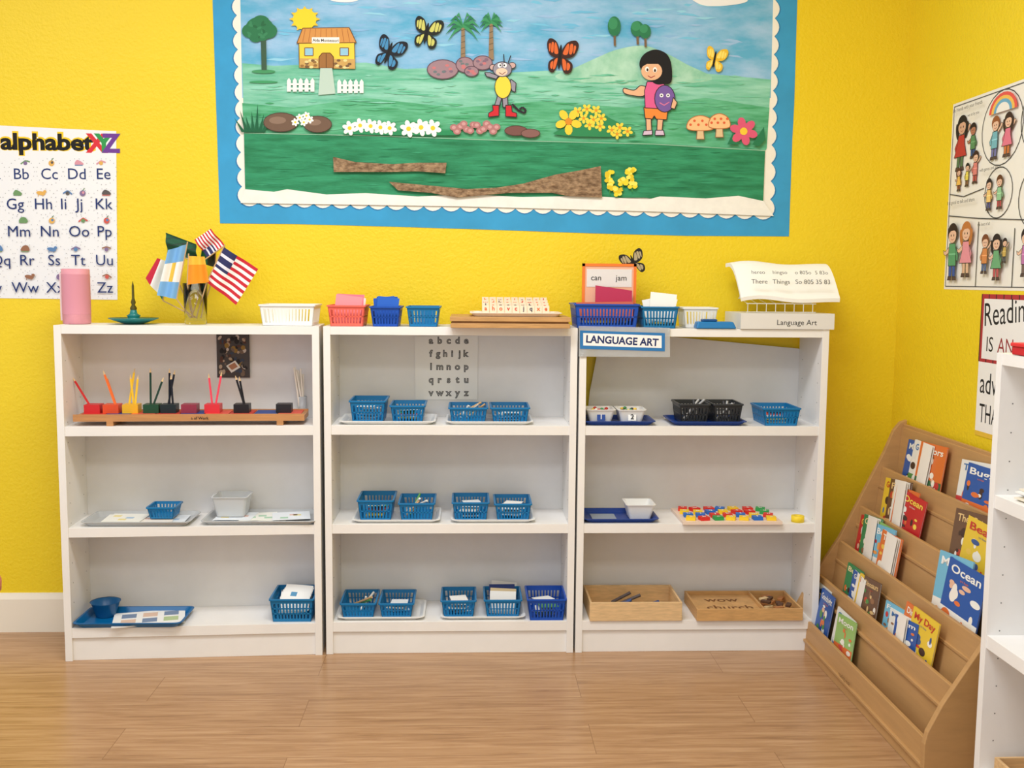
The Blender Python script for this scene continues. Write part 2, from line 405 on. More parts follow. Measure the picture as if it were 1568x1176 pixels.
x0,x1=xr(903,1044,936,0.0); mb=MB('wooden_tray_box')
box_open(mb,x0,x1,-0.005,0.19,Z3+G,0.062,M((222,188,140),.5,0.05,8,stretch=(3,3,20)))
for i in range(7):
    c=Vector((random.uniform(x0+.05,x1-.12),random.uniform(.05,.15),Z3+0.02))
    mb.rod(c,c+Vector((random.uniform(.05,.09),random.uniform(-.03,.03),random.uniform(.0,.05))),0.006,M(random.choice([(200,150,95),(40,70,130),(90,80,80),(120,80,50)]),.5),6)
mb.obj(0.001)
x0,x1=xr(1066,1228,946,0.0); mb=MB('wooden_puzzle_box'); W2=M((205,160,104),.5,0.05,8,stretch=(3,3,20))
box_open(mb,x0,x1,-0.01,0.19,Z3+G,0.04,W2); mb.box(x0+.007,x0+.22,-0.003,0.183,Z3+0.02,Z3+0.030,W2)
mb.box(x0+.22,x0+.226,-0.003,0.183,Z3+0.004,Z3+0.04,W2)
text(mb,'wow',(x0+.11,.12,Z3+.0305),(1,0,0),(0,1,0),0.04,M((120,78,40),.6),0.01); text(mb,'church',(x0+.12,.04,Z3+.0305),(1,0,0),(0,1,0),0.04,M((120,78,40),.6),0.01)
for i in range(14):
    T=Matrix.Translation((random.uniform(x0+.25,x1-.025),random.uniform(.02,.16),Z3+0.012+0.0016*i))@Matrix.Rotation(random.uniform(0,3),4,'Z')
    mb.box(-.016,.016,-.008,.008,0,0.008,M(random.choice([(180,120,70),(90,60,40),(230,200,150)]),.5),T)
mb.obj(0.001)

# unit 1 contents
x0,x1=xr(114,464,645,-0.02)
mb=MB('pencil_tray')
OR=M((192,138,88),.45,0.05,10,stretch=(1,8,14))
T1=Matrix.Translation((x1,u1y(x1)+0.012,Z1+G))@Matrix.Rotation(U1ANG,4,'Z'); Wd=(x1-x0)/math.cos(U1ANG)
for a in (0.10,0.62): 
    mb.box(-Wd+a,-Wd+a+0.02,0.0,0.13,0,0.014,OR,T1)
mb.box(-Wd,0,0,0.13,0.014,0.03,OR,T1); mb.box(-Wd,0,0,0.005,0.03,0.036,OR,T1); mb.box(-Wd,0,0.125,0.13,0.03,0.036,OR,T1)
text(mb,'Area of Work',T1@Vector((-Wd*.47,-0.0005,0.024)),(1,0,0),(0,0,1),0.009,BLK,0.01)
for i in range(9):
    u=-Wd+0.012+(Wd-0.024)*i/9; w=(Wd-0.024)/9
    mb.box(u+.002,u+w-.002,0.006,0.124,0.03,0.0325,M([(205,60,50),(40,70,140),(225,90,70)][i%3],.6),T1)
cols=[(205,40,45),(225,80,40),(235,180,40),(25,75,50),(20,40,45),(150,50,70),(215,50,60),(25,25,30),(30,30,35)]
pens=[(205,50,50),(235,110,50),(240,190,50),(30,60,50),(25,30,40),(90,80,90),(230,70,90),(30,30,35),(60,60,60)]
for i,px in enumerate((148,176,205,236,262,293,328,372,436)):
    cx=PY(px,618,0.06).x; u=(cx-x1)
    mb.box(u-.024,u+.024,0.05,0.098,0.0325,0.06,M(cols[i],.4),T1)
    npn=(1 if i==0 else 0) if i in (0,5,8) else (3 if i in (2,4) else 2)
    for j in range(npn):
        a=T1@Vector((u+random.uniform(-.012,.012),0.07+.008*j,0.055)); b=a+Vector((random.uniform(-.03,.03)-(0.02 if i<2 else 0),0.01,random.uniform(.075,.105)))
        mb.rod(a,b,0.0036,M(pens[i],.45),6); mb.rod(b,b+(b-a).normalized()*.014,0.0036,M((225,190,140),.6),6,0.0006)
mb.obj(0.0008)
mb=MB('cup_of_white_sticks'); q=PY(464,640,0.165); x=q.x; yq=0.158
mb.lathe(x,yq-.002,[(0.013,Z1+G),(0.015,Z1+.075),(0.014,Z1+.075),(0.012,Z1+.003)],M((225,228,230),.2,trans=.5),20,True,True)
for i in range(10):
    a=Vector((x+random.uniform(-.008,.008),yq-.002+random.uniform(-.008,.008),Z1+.005)); mb.rod(a,a+Vector((random.uniform(-.026,.006),random.uniform(-.02,.005),random.uniform(.14,.17))),0.0028,M((244,236,220),.6),6)
mb.obj()
q=[PY(px,py,0.17) for px,py in ((333,578),(383,578),(381,511),(333,511))]
yb=u1y(q[0].x)+d1-0.0075
mb=MB('photo_print'); mb.box(q[0].x,q[1].x,yb-0.0012,yb-0.0002,q[0].z,H-TB-0.002,M((70,62,58),.4,name='photo_dark'))
pq=Paint(mb,lambda x,y:Vector((q[0].x+(q[1].x-q[0].x)*x/50,yb-.001,q[0].z+(H-TB-q[0].z)*(1-y/67))),(1,0,0),(0,0,1),(0,-1,0),.0022,2e-5)
for i in range(70):
    cx_,cy_=random.uniform(5,45),random.uniform(8,62); pq.ell(cx_,cy_,random.uniform(1.5,4),random.uniform(1.5,4),random.choice([(180,160,140),(120,100,85),(205,195,185),(60,70,90),(90,60,50),(150,120,60),(40,38,40)]),random.random()*3,9)
pq.rect(0,0,50,4,(60,55,52)); pq.poly([(14,50),(28,42),(36,52),(22,60)],(225,222,215)); pq.poly([(17,50),(27,45),(32,51),(23,56)],(170,120,90))
mb.obj()
def pap(mb,x0,x1,y0,y1,z,h,n=7):
    for i in range(n):
        T=Matrix.Translation(((x0+x1)/2+random.uniform(-.3,.3)*(x1-x0)*.85,(y0+y1)/2,z+.004+.0012*i))@Matrix.Rotation(random.uniform(-.2,.2),4,'Z')
        w=.06; mb.box(-w,w,-.055,.055,0,.0008,M(random.choice([(238,238,230),(228,234,240),(240,232,222)]),.7),T)
        for _ in range(3):
            a_,b_=random.uniform(-.05,.02),random.uniform(-.045,.02)
            mb.box(a_,a_+.025,b_,b_+.02,.0008,.001,M(random.choice([(170,205,180),(225,190,180),(170,195,220),(230,215,150)]),.7),T)
GREYC=M((212,215,217),.25,name='frosted_plastic',trans=0.3)
mk_tray('clear_serving_tray',124,288,Z2+G,GREYC,0.0,0.155,0.016,pap,py=805,yo=-0.03)
mk_tray('clear_serving_tray',308,482,Z2+G,GREYC,0.0,0.17,0.014,pap,py=805,yo=-0.012)
mk_basket('blue_slotted_basket',226,268,768,Z2+0.0135,BLUE,yf=0.05,d=0.09,py=795,yo=-.03,rows=1,h=0.038)
cupp(324,378,Z2+0.0135,'',y0=0.04,d=0.1,h=0.066,fill=False,m=M((228,231,233),.2,trans=0.35),name='clear_storage_tub',py=795)
def trayx(mb,x0,x1,y0,y1,z,h):
    T=Matrix.Translation((x0+.21,y0+.085,z+.004))@Matrix.Rotation(0.25,4,'Z')
    mb.box(-.11,.11,-.07,.07,0,.003,M((240,240,238),.7),T)
    for i in range(3):
        for j in range(2): mb.box(-.085+.065*i,-.04+.065*i,-.045+.055*j,-.005+.055*j,.003,.0034,M(random.choice([(150,190,215),(180,200,150),(220,190,170),(120,140,170)]),.7),T)
mk_tray('blue_serving_tray',112,276,Z3+G,M((0,98,158),.35),-0.02,0.145,0.018,trayx,py=962,yo=-0.03)
mb=MB('blue_bowl'); c=PY(162,935,.07)
mb.lathe(c.x,.07,[(0.03,Z3+.004),(0.045,Z3+.05),(0.048,Z3+.052),(0.043,Z3+.05),(0.028,Z3+.008)],M((10,90,145),.35)); mb.obj()
def cardbig(mb,x0,x1,y0,y1,z,h):
    for i in range(8):
        T=Matrix.Translation(((x0+x1)/2+random.uniform(-.008,.008),y0+.05+.004*i,z+.04+.004*i))@Matrix.Rotation(0.45,4,'X')@Matrix.Rotation(random.uniform(-.15,.15),4,'Z')
        mb.box(-.045,.045,-.035,.045,0,.001,M((245,244,240),.7),T)
        mb.box(-.02,.0,-.01,.01,.001,.0013,M(random.choice([(230,120,80),(90,150,190)]),.7),T)
mk_basket('blue_slotted_basket',414,480,896,Z3+G,BLUE,yf=0.0,d=0.155,fill=cardbig,py=950,yo=-0.0,rows=3)

# ---------------------------------------------------------------- on top of the bookcases
ZT=H+G
def tp(px,y): return PY(px,495,y).x
x=tp(120,.08); mb=MB('pink_canister'); PK=M((222,152,166),.55,0.03,20)
mb.lathe(x,.07,[(0.040,ZT),(0.042,ZT+.002),(0.042,ZT+.17),(0.039,ZT+.172),(0.036,ZT+.168),(0.036,ZT+.02)],PK,32)
mb.lathe(x,.07,[(0.0425,ZT+.03),(0.0425,ZT+.155)],M((216,145,162),.6),32,False,False)
mb.box(x-.0475,x-.040,.062,.072,ZT+.01,ZT+.16,M((238,214,216),.5)); mb.obj()
mb=MB('spindle_paper_stand'); x=tp(205,.08); GD=M((20,120,120),.3)
mb.lathe(x,.08,[(0.03,ZT),(0.075,ZT+.016),(0.077,ZT+.019),(0.05,ZT+.012),(0.02,ZT+.014),(0.018,ZT+.022),(0.022,ZT+.026),(0.012,ZT+.032),(0.009,ZT+.045)],GD,32)
GO=M((90,85,40),.35,metal=.6)
mb.lathe(x,.08,[(0.009,ZT+.042),(0.011,ZT+.05),(0.005,ZT+.06),(0.008,ZT+.068),(0.004,ZT+.08),(0.0035,ZT+.12),(0.0004,ZT+.135)],GO,12); mb.obj()
mb=MB('vase_of_flags'); x=tp(300,.08); yv=.08
mb.lathe(x,yv,[(0.032,ZT),(0.034,ZT+.004),(0.038,ZT+.13),(0.0365,ZT+.13),(0.032,ZT+.012)],M((244,248,248),.02,trans=1.0,name='glass'),32)
STK=M((200,165,120),.6)
def flag(quad,y,cf,nu=16,nv=13,wave=.006,stick=0):
    P=[PY(px,py,y) for px,py in quad]
    def pt(u,v):
        p=(P[0].lerp(P[1],u)).lerp(P[3].lerp(P[2],u),v); return p+Vector((0,math.sin(u*9+y*50)*wave,0))
    for i in range(nu):
        for j in range(nv):
            u0,u1,v0,v1=i/nu,(i+1)/nu,j/nv,(j+1)/nv
            mb.add([pt(u0,v0),pt(u0,v1),pt(u1,v1),pt(u1,v0)],[(0,1,2,3)],M(cf((u0+u1)/2,(v0+v1)/2),.7),True)
    top=pt(0,0); bot=pt(0,1); d=(top-bot).normalized()
    base=Vector((x+random.uniform(-.018,.018),yv+random.uniform(-.012,.012),ZT+.02))
    mb.rod(base,bot,0.0022,STK,6); mb.rod(bot,top+d*.008,.0022,STK,6)
W_=(240,238,236); RD=(196,30,48); NV=(40,44,92)
def us(u,v):
    if u<.4 and v<.54: return NV if (int(u*60)+int(v*26))%3 else (225,225,235)
    return RD if int(v*13)%2==0 else W_
flag([(342,378),(396,412),(362,467),(316,432)],.045,us,20,13)
flag([(318,395),(297,367),(322,350),(345,376)],.10,us,20,13)
flag([(262,402),(240,395),(222,426),(250,460)],.10,lambda u,v:(20,110,80) if u<.33 else (W_ if u<.66 else (196,30,60)))
flag([(286,374),(258,383),(241,452),(270,458)],.05,lambda u,v:(120,175,225) if v<.33 or v>.66 else ((230,190,70) if abs(u-.5)<.12 else W_))
flag([(302,400),(300,374),(253,356),(256,388)],.12,lambda u,v:(28,82,58) if (u*3+v*2)%1>.2 else (40,60,50))
flag([(288,392),(314,393),(321,432),(286,436)],.04,lambda u,v:(240,150,30) if v>.3 else (245,190,60))
flag([(330,375),(310,372),(306,402),(330,410)],.13,lambda u,v:(50,60,50) if u<.5 else (30,110,70))
mb.obj()
mk_basket('white_slotted_basket',398,482,465,ZT,WPL,yf=0.02,d=0.15,py=495,rows=1)
mk_basket('coral_slotted_basket',502,559,466,ZT,CORAL,yf=0.01,d=0.15,py=495,fill=papers([(245,150,160),(240,130,150),(250,240,240)],0.03,.1))
mk_basket('royal_slotted_basket',567,613,468,ZT,ROYAL,yf=0.01,d=0.14,py=495,fill=papers([(40,100,200),(30,90,190)],0.03,.1))
mk_basket('blue_slotted_basket',623,673,468,ZT,TEAL,yf=0.01,d=0.15,py=495)
x0,x1=xr(690,873,495,-0.05); mb=MB('wooden_letter_case')
WB=M((196,150,96),.5,0.06,8,stretch=(2,2,25))
mb.box(x0,x1,-.05,.2,ZT,ZT+.014,WB); mb.box(x0+.004,x1-.004,-.045,.195,ZT+.014,ZT+.02,M((150,105,60),.6)); mb.box(x0-.002,x1+.002,-.052,.202,ZT+.02,ZT+.034,WB); mb.obj(.001)
zb=ZT+.034+G
x0,x1=xr(722,858,478,.0); mb=MB('tray_of_letter_tiles'); tub(mb,x0,x1,-.02,.16,zb,.012,M((240,226,214),.5),.008,.005,.012)
k=0
for j in range(4):
    for i in range(9):
        cx=x0+.045+(x1-x0-.09)*i/8; cy=.01+.038*j; hh=.018+.008*j
        c_=M((246,224,200),.6); mb.box(cx-.0105,cx+.0105,cy-.002,cy+.003,zb+.002,zb+.002+hh+.014,c_)
        text(mb,letters[(k*7)%26],(cx,cy-.0022,zb+hh+.007),(1,0,0),(0,0,1),.013,M(random.choice([(210,70,50),(50,60,80),(225,110,60)]),.6),.03); k+=1
mb.obj()
def wordfill(mb,x0,x1,y0,y1,z,h):
    yb=y0+.09
    q0=PY(891,460,yb); q1=PY(975,404,yb); OG=M((240,125,50),.5)
    bx0,bx1,bz1=q0.x,q1.x,q1.z; bz0=z+.02
    f=.009
    mb.box(bx0,bx1,yb,yb+.006,bz1-f,bz1,OG); mb.box(bx0,bx1,yb,yb+.006,bz0,bz0+f,OG); mb.box(bx0,bx0+f,yb,yb+.006,bz0,bz1,OG); mb.box(bx1-f,bx1,yb,yb+.006,bz0,bz1,OG)
    mb.box(bx0+f,bx1-f,yb+.002,yb+.005,bz0+f,bz1-f,M((236,180,150),.6))
    mb.box(bx0+.015,bx1-.015,yb+.0005,yb+.002,bz1-.075,bz1-.018,M((226,222,222),.6))
    text(mb,'can',(bx0+.045,yb,bz1-.045),(1,0,0),(0,0,1),.018,BLK,.0); text(mb,'jam',(bx1-.05,yb,bz1-.045),(1,0,0),(0,0,1),.018,BLK,.0)
    a=PY(912,437,yb-.02); b=PY(968,445,yb-.02)
    mb.prism([(a.x,yb-.02,z+.03),(b.x,yb-.02,z+.03),(b.x,yb-.02,b.z),(a.x,yb-.02,a.z)],(0,.004,0),M((190,50,90),.6))
    mb.prism([(x0+.01,yb-.03,z+.03),(x1-.01,yb-.03,z+.03),(x1-.01,yb-.03,z+h+.008),(x0+.01,yb-.03,z+h+.004)],(0,.004,0),M((215,110,90),.6))
mk_basket('royal_slotted_basket',880,978,463,ZT,ROYAL,yf=-0.005,d=0.17,py=495,fill=wordfill,h=.075)
def wp(mb,x0,x1,y0,y1,z,h):
    for k,(w0,w1,hh,rz) in enumerate(((.02,.0,.045,.1),(.03,.0,.03,-.2),(.02,.02,.04,.3))):
        T=Matrix.Translation(((x0+x1)/2+.01,y0+.04+.03*k,z+.02))@Matrix.Rotation(rz,4,'Y')@Matrix.Rotation(-.2,4,'X')
        mb.box(-.04,.045,0,.004,0,h+hh-.02,PAPER,T)
mk_basket('blue_slotted_basket',982,1038,467,ZT,BLUE,yf=-.005,d=.16,py=498,fill=wp,h=.068)
mk_basket('white_slotted_basket',1046,1098,470,ZT,WPL,yf=0.06,d=0.11,py=490,rows=1)
x0,x1=xr(1066,1128,497,0.0); mb=MB('blue_tape_dispenser')
mb.hexa([Vector(p) for p in ((x0,-.005,ZT),(x1,-.005,ZT),(x1,.045,ZT),(x0,.045,ZT),(x0+.005,0,ZT+.022),(x1-.01,0,ZT+.022),(x1-.01,.04,ZT+.022),(x0+.005,.04,ZT+.022))],M((30,120,185),.35))
mb.box(x0+.02,x0+.07,.005,.035,ZT+.022,ZT+.03,M((20,80,140),.4)); mb.obj(.004)
x0,x1=xr(1134,1277,490,0.0); mb=MB('wire_rack_with_pages'); BX=M((226,224,220),.5)
y0,y1=-.005,.20; zb=ZT; hb=.05
mb.box(x0,x1,y0,y1,zb,zb+hb,BX); 
text(mb,'Language Art',((x0+x1)/2+.03,y0,zb+.022),(1,0,0),(0,0,1),.017,BLK,0)
WR=M((225,225,225),.3,metal=.3)
zr=zb+hb
for i in range(8):
    xx=x0+.03+(x1-x0-.09)*i/7
    mb.tube([(xx,.03,zr+.002),(xx,.03,zr+.03),(xx,.13,zr+.045),(xx,.13,zr+.1)],.0013,WR)
for yq,zq in ((.03,zr+.03),(.13,zr+.045),(.13,zr+.1),(.03,zr+.003)): mb.tube([(x0+.025,yq,zq),(x1-.05,yq,zq)],.0016,WR)
pl=PY(1124,430,.06).x; pr=PY(1274,430,.06).x; zt_=PY(1200,405,.12).z; zb_=PY(1200,458,.04).z
sec=[]
for t in range(13):
    u=t/12; yy=.025+.15*u; zz=zb_+.004+(zt_-zb_)*math.sin(min(1,u*1.15)*math.pi*.55)
    sec.append((yy,zz))
loops=[]
def sideoff(w): return .010*math.sin(w*7)*(1-w)
for s_ in range(17):
    w=s_/16; xx=pl+(pr-pl)*w
    up_=[(xx+.016*(1-i/12),yy+sideoff(w)*.3,zz+sideoff(w)) for i,(yy,zz) in enumerate(sec)]
    loops.append(up_+[(a,b+.002,c-.012) for a,b,c in reversed(up_)])
mb.loft(loops,PAPER,True,True,False)
INK=M((60,60,65),.7)
for i,(s_,xx) in enumerate((('There',pl+.07),('Things',pl+.14),('So 805',pl+.215),('35 83',pl+.275))):
    text(mb,s_,(xx,.030,(zt_+zb_)/2-.005),(1,0,0),(0,.3,.95),.015,INK,0,lift=.017)
    text(mb,s_[1:]+'o',(xx,.048,(zt_+zb_)/2+.02),(1,0,0),(0,.5,.85),.013,INK,0,lift=.019)
mb.obj()
def bfly(p,cx,cy,s,c1,c2,rot=0,asym=1):
    ca,sa=math.cos(rot),math.sin(rot)
    T=lambda pts:[(cx+(x*ca-y*sa)*s,cy+(x*sa+y*ca)*s) for x,y in pts]
    wing=[(0,-.1),(.3,-.8),(.8,-1.0),(1.0,-.7),(.8,-.15),(.35,.05)]; low=[(0,0),(.4,.1),(.75,.35),(.7,.8),(.35,.9),(.1,.4)]
    for sg in (1,-1):
        for w_ in (wing,low):
            k_=asym if sg<0 else 1
            p.poly(T([(x*sg*k_,y) for x,y in w_]),c1,True)
    for sg in (1,-1):
        k_=asym if sg<0 else 1
        for q_ in ([(.15,-.2),(.32,-.7),(.45,-.75),(.42,-.2)],[(.5,-.25),(.52,-.75),(.68,-.75),(.66,-.25)],[(.73,-.3),(.74,-.7),(.86,-.65),(.8,-.3)],[(.15,.1),(.38,.25),(.4,.7),(.25,.65)],[(.45,.28),(.62,.4),(.6,.65),(.46,.7)]):
            p.poly(T([(x*sg*k_,y) for x,y in q_]),c2,True)
    p.ell(cx,cy,.09*s,.7*s,(20,20,20),rot)
mb=MB('paper_butterfly'); pb=Paint(mb,lambda x,y:PY(x,y,.12),(1,0,0),(0,0,1),(0,-1,0),.0021)
bfly(pb,970,403,19,(35,32,30),(180,165,130),-.35)
q=PY(963,412,.12); mb.rod((q.x,.122,ZT),(q.x,.122,q.z),.0012,BLK); mb.obj()
mb=MB('shelf_label_sign'); yl=-.006
mb.prism([PY(*p,yl) for p in ((886,546),(1026,547),(1026,502),(886,499))],(0,.003,0),M((232,235,237),.1,trans=.7))
ps=Paint(mb,lambda x,y:PY(x,y,yl),(1,0,-.02),(.02,0,1),(0,-1,0),.00206,3e-4)
ps.poly([(888,506),(1018,510),(1018,538),(888,534)],(45,120,185)); ps.poly([(893,510),(1013,514),(1013,533),(893,529)],(246,246,246))
ps.text(953,521.5,'LANGUAGE ART',11,(30,45,100),.03,112,rot=-.025); mb.obj()
mb=MB('lowercase_letter_sheet'); yb=DEP-.0062
pa=Paint(mb,lambda x,y:PY(x,y,yb),(1,0,0),(0,0,1),(0,-1,0),.0022,2e-5)
pa.poly([(635,515),(732,514),(731,612),(636,612)],(238,238,236))
for bold,col in ((.045,(45,45,48)),(-.012,(165,165,165))):
    for j,row in enumerate(('abcde','fghijk','lmnop','qrstu','vwxyz')):
        n=len(row)
        for i,ch in enumerate(row): pa.text(660+(714-660)*i/(n-1),521+20*j,ch,10,col,bold)
mb.obj()

# ---------------------------------------------------------------- mural bulletin board
mb=MB('mural_bulletin_board')
def mw(x,y): return PY(x,y,WALL-.0005)
p=Paint(mb,mw,(1,0,0),(0,0,1),(0,-1,0),.00221)
BB=M((58,156,208),.75,0.03,8)
p.poly([(323,-75),(1223,-75),(1216,160),(1213,215),(1208,362),(1050,361),(900,357),(760,352),(600,347),(450,343),(337,342),(331,160)],BB)
def side(a,b,n,amp):
    out=[]; l=math.hypot(b[0]-a[0],b[1]-a[1]); nx,ny=(b[1]-a[1])/l,-(b[0]-a[0])/l
    for i in range(n*6):
        t=i/(n*6); s_=abs(math.sin(math.pi*t*n)); o=amp*(s_**.8)-amp/2
        out.append((a[0]+(b[0]-a[0])*t+nx*o,a[1]+(b[1]-a[1])*t+ny*o))
    return out
def scal(e,amp,c): p.poly(side((1192+e,-55),(357-e,-55),30,amp)+side((357-e,-55),(368-e,312+e),14,amp)+side((368-e,312+e),(1182+e,333+e),29,amp)+side((1182+e,333+e),(1192+e,-55),14,amp),c)
scal(1.5,-8,(40,120,175)); scal(0,-7,M((244,240,230),.8,.01,20))
SKY=M((98,184,226),.75,0.05,8,stretch=(.7,1,2),c2=(160,200,236),bump=.25)
p.poly([(367,-48),(1185,-48),(1180,150),(371,150)],SKY)
for i in range(90):
    x=random.uniform(380,1140); y=random.uniform(0,92); w=random.uniform(15,55)
    p.poly([(x,y),(x+w*.3,y-random.uniform(1,3)),(x+w*.7,y-random.uniform(0,2)),(x+w,y+random.uniform(-4,4)),(x+w*.5,y+random.uniform(1.5,3))],M(random.choice([(120,196,232),(156,194,234),(112,188,228),(150,210,236),(138,186,228)]),.8))
p.poly([(500,-8),(530,-14),(552,-4),(540,3),(510,2)],(240,242,245),True); p.poly([(1055,-10),(1110,-14),(1145,0),(1120,8),(1075,8)],(240,242,245),True)
GR=M((108,194,160),.75,0.05,11,stretch=(.5,1,4),c2=(156,216,196),bump=.25)
p.poly([(371,97),(420,101),(470,99),(560,96),(620,106),(700,102),(760,112),(850,108),(930,112),(1075,112),(1180,122),(1174,228),(374,206)],GR)
p.poly([(850,118),(880,104),(915,88),(945,76),(985,70),(1020,82),(1050,98),(1090,122),(1000,130),(900,128)],M((140,206,176),.75,0.04,14,c2=(180,222,200)),True)
G2=M((74,170,118),.75,0.06,13,stretch=(.5,1,4),c2=(110,194,154),bump=.25)
p.poly([(371,158),(450,165),(560,150),(700,165),(830,155),(960,165),(1080,150),(1178,165),(1173,230),(374,206)],G2)
for i in range(240):
    x=random.uniform(380,1130); y=random.uniform(114,200); w=random.uniform(12,48)
    cs=[(118,200,168),(98,188,152),(140,210,186)] if y<158 else [(90,184,136),(68,164,110),(106,194,150),(78,172,124)]
    p.poly([(x,y),(x+w*.5,y-1.1),(x+w,y+random.uniform(-1.5,1.5)),(x+w*.5,y+1.4)],random.choice(cs))
DG=M((32,126,82),.75,0.06,16,stretch=(.5,1,3),c2=(52,152,108),bump=.3)
p.poly([(374,203),(560,207),(760,214),(1000,220),(1171,230),(1168,308),(1020,308),(990,303),(800,302),(640,302),(500,299),(376,293)],DG)
for i in range(110):
    x=random.uniform(385,1120); y=random.uniform(214,288); w=random.uniform(15,45)
    p.poly([(x,y),(x+w*.5,y-1),(x+w,y+random.uniform(-1,1)),(x+w*.5,y+1)],random.choice([(44,146,100),(28,118,78),(56,154,112)]))
p.line([(374,204),(560,208),(760,215),(1000,221),(1171,231)],1.2,(150,200,170))
p.poly([(376,290),(420,294),(440,290),(500,298),(560,296),(640,301),(720,298),(800,302),(900,300),(990,306),(1010,301),(1080,304),(1130,300),(1168,308),(1184,331),(1000,324),(700,316),(369,311)],M((242,240,234),.8,.02,20))
TG=(44,118,78)
p.ell(404,110,18,3,(70,150,100)); p.ell(404,126,22,2,(66,156,104))
p.poly([(400,60),(408,60),(409,108),(401,108)],(60,90,70))
for a,b,r in ((398,45,22),(384,48,13),(411,48,14),(400,36,14),(392,57,10)): p.ell(a,b,r,r*.85,TG)
for i in range(14): p.ell(random.uniform(382,416),random.uniform(34,58),4,2,random.choice([(58,134,92),(36,102,66)]),random.random()*3)
for i in range(12):
    t=i*math.pi/6; p.poly([(467+17*math.cos(t-.2),30+15*math.sin(t-.2)),(467+24*math.cos(t),30+20*math.sin(t)),(467+17*math.cos(t+.2),30+15*math.sin(t+.2))],(244,200,50))
p.ell(467,30,18,16,(250,215,50))
p.opoly([(458,62),(543,62),(544,106),(459,104)],(246,212,70),(120,90,40))
p.poly([(459,90),(544,91),(544,106),(459,104)],(205,165,95))
for i in range(26): p.ell(463+random.random()*78,93+random.random()*11,3,2,random.choice([(150,110,60),(235,215,150),(120,90,60)]))
p.opoly([(464,44),(535,43),(546,66),(455,67)],(214,150,80),(110,70,30))
for i in range(9): p.line([(468+8*i,45),(464+9*i,65)],.8,(170,100,50))
p.rect(478,58,520,67,(250,248,240)); p.text(499,62.5,'Aida Montessori',4,(50,40,40),.02,38)
p.opoly([(467,74),(480,74),(480,86),(467,86)],(150,200,225),(120,60,30)); p.opoly([(521,74),(534,74),(534,86),(521,86)],(150,200,225),(120,60,30))
p.opoly([(489,105),(489,88),(494,82),(506,82),(511,88),(511,105)],(160,110,60),(90,50,20)); p.line([(500,83),(500,105)],.9,(90,50,20))
p.poly([(491,105),(509,105),(514,144),(488,146)],(190,212,200))
for a0,a1,yy in ((440,482,132),(517,557,134)):
    p.rect(a0,yy-4,a1,yy-1,(240,240,236)); p.rect(a0,yy+3,a1,yy+6,(240,240,236))
    for i in range(5):
        xx=a0+(a1-a0-6)*i/4; p.poly([(xx,yy-8),(xx+3,yy-12),(xx+6,yy-8),(xx+6,yy+9),(xx,yy+9)],(244,244,240))
for tx,ty,by,r in ((709,40,108,25),(752,34,92,17)):
    p.poly([(tx-2.5,ty),(tx+2.5,ty),(tx+4,by),(tx-4,by)],(150,125,95))
    for i in range(int((by-ty-6)/9)): p.line([(tx-3,ty+8+i*9),(tx+3,ty+6+i*9)],1,(90,80,60))
    for i in range(11):
        t=-math.pi*.5+(i-5)*.42; ex,ey=tx+r*1.1*math.cos(t),ty+r*.75*math.sin(t)+abs(i-5)*r*.12
        mx_,my_=tx+r*.6*math.cos(t),ty+r*.75*math.sin(t)
        p.poly([(tx,ty-2),(mx_,my_-3),(ex,ey),(mx_,my_+2.5),(tx,ty+3)],(40,125,80) if i%2 else (62,150,98))
for a,b,c_,d in ((678,107,23,14),(712,100,13,11),(739,97,14,10),(722,110,10,7)):
    p.oell(a,b,c_,d,(160,130,140),(95,70,85),1.4)
    for i in range(8): p.ell(a+random.uniform(-.6,.6)*c_,b+random.uniform(-.6,.6)*d,3,2,random.choice([(200,120,125),(130,105,125),(110,120,125)]))
for cx,cy,rx,ry in ((940,41,10,15),(975,45,10,12),(987,49,9,11)):
    p.line([(cx,cy),(cx+1,cy+30 if cx<950 else cy+24)],3.5,(120,95,70)); p.ell(cx,cy,rx,ry,(40,120,80)); p.ell(cx-2,cy-4,rx*.7,ry*.6,(58,144,98))
bfly(p,595,82,25,(25,30,40),(70,140,190),.35,.8); bfly(p,653,52,24,(30,35,30),(205,205,110),.2,.85)
bfly(p,857,88,27,(60,30,25),(222,105,50),.1,.8); bfly(p,1093,92,19,(235,190,50),(250,225,110),.2,.75)
GY=(150,145,160); OL=(40,30,40)
p.line([(784,160),(794,170),(803,174),(805,169),(800,165),(795,168)],3,OL)
p.opoly([(764,140),(776,140),(778,165),(770,165),(769,148),(764,165),(757,163)],GY,OL)
p.opoly([(782,122),(790,128),(789,142),(784,140),(780,130)],GY,OL); p.opoly([(760,122),(745,118),(742,112),(750,112),(763,117)],GY,OL)
p.oell(770,134,12,17,(240,215,70),OL)
for s_ in (755,784): p.oell(s_,104 if s_<770 else 101,5,4,(205,170,165),OL)
p.oell(769,107,14,11,GY,OL)
p.ell(768,111,9,6,(232,205,180)); p.ell(765,101,3,3.5,(250,250,250)); p.ell(773,101,3,3.5,(250,250,250)); p.ell(766,101,1.3,1.6,BLK); p.ell(772,101,1.3,1.6,BLK); p.line([(764,112),(769,115),(774,111)],1,(120,40,40))
p.line([(772,97),(771,84)],1.5,OL); p.line([(778,97),(782,86)],1.5,OL)
p.opoly([(754,162),(764,162),(764,178),(748,180),(748,174),(755,170)],(206,40,50),OL); p.opoly([(774,162),(783,162),(784,172),(791,174),(791,180),(774,179)],(206,40,50),OL)
SK=(232,182,144)
p.opoly([(988,180),(996,180),(997,200),(989,201)],SK,OL); p.opoly([(1006,180),(1015,180),(1013,200),(1005,200)],SK,OL)
p.opoly([(985,201),(998,200),(998,207),(983,208)],(215,190,215),OL); p.opoly([(1003,200),(1015,200),(1017,208),(1002,208)],(215,190,215),OL)
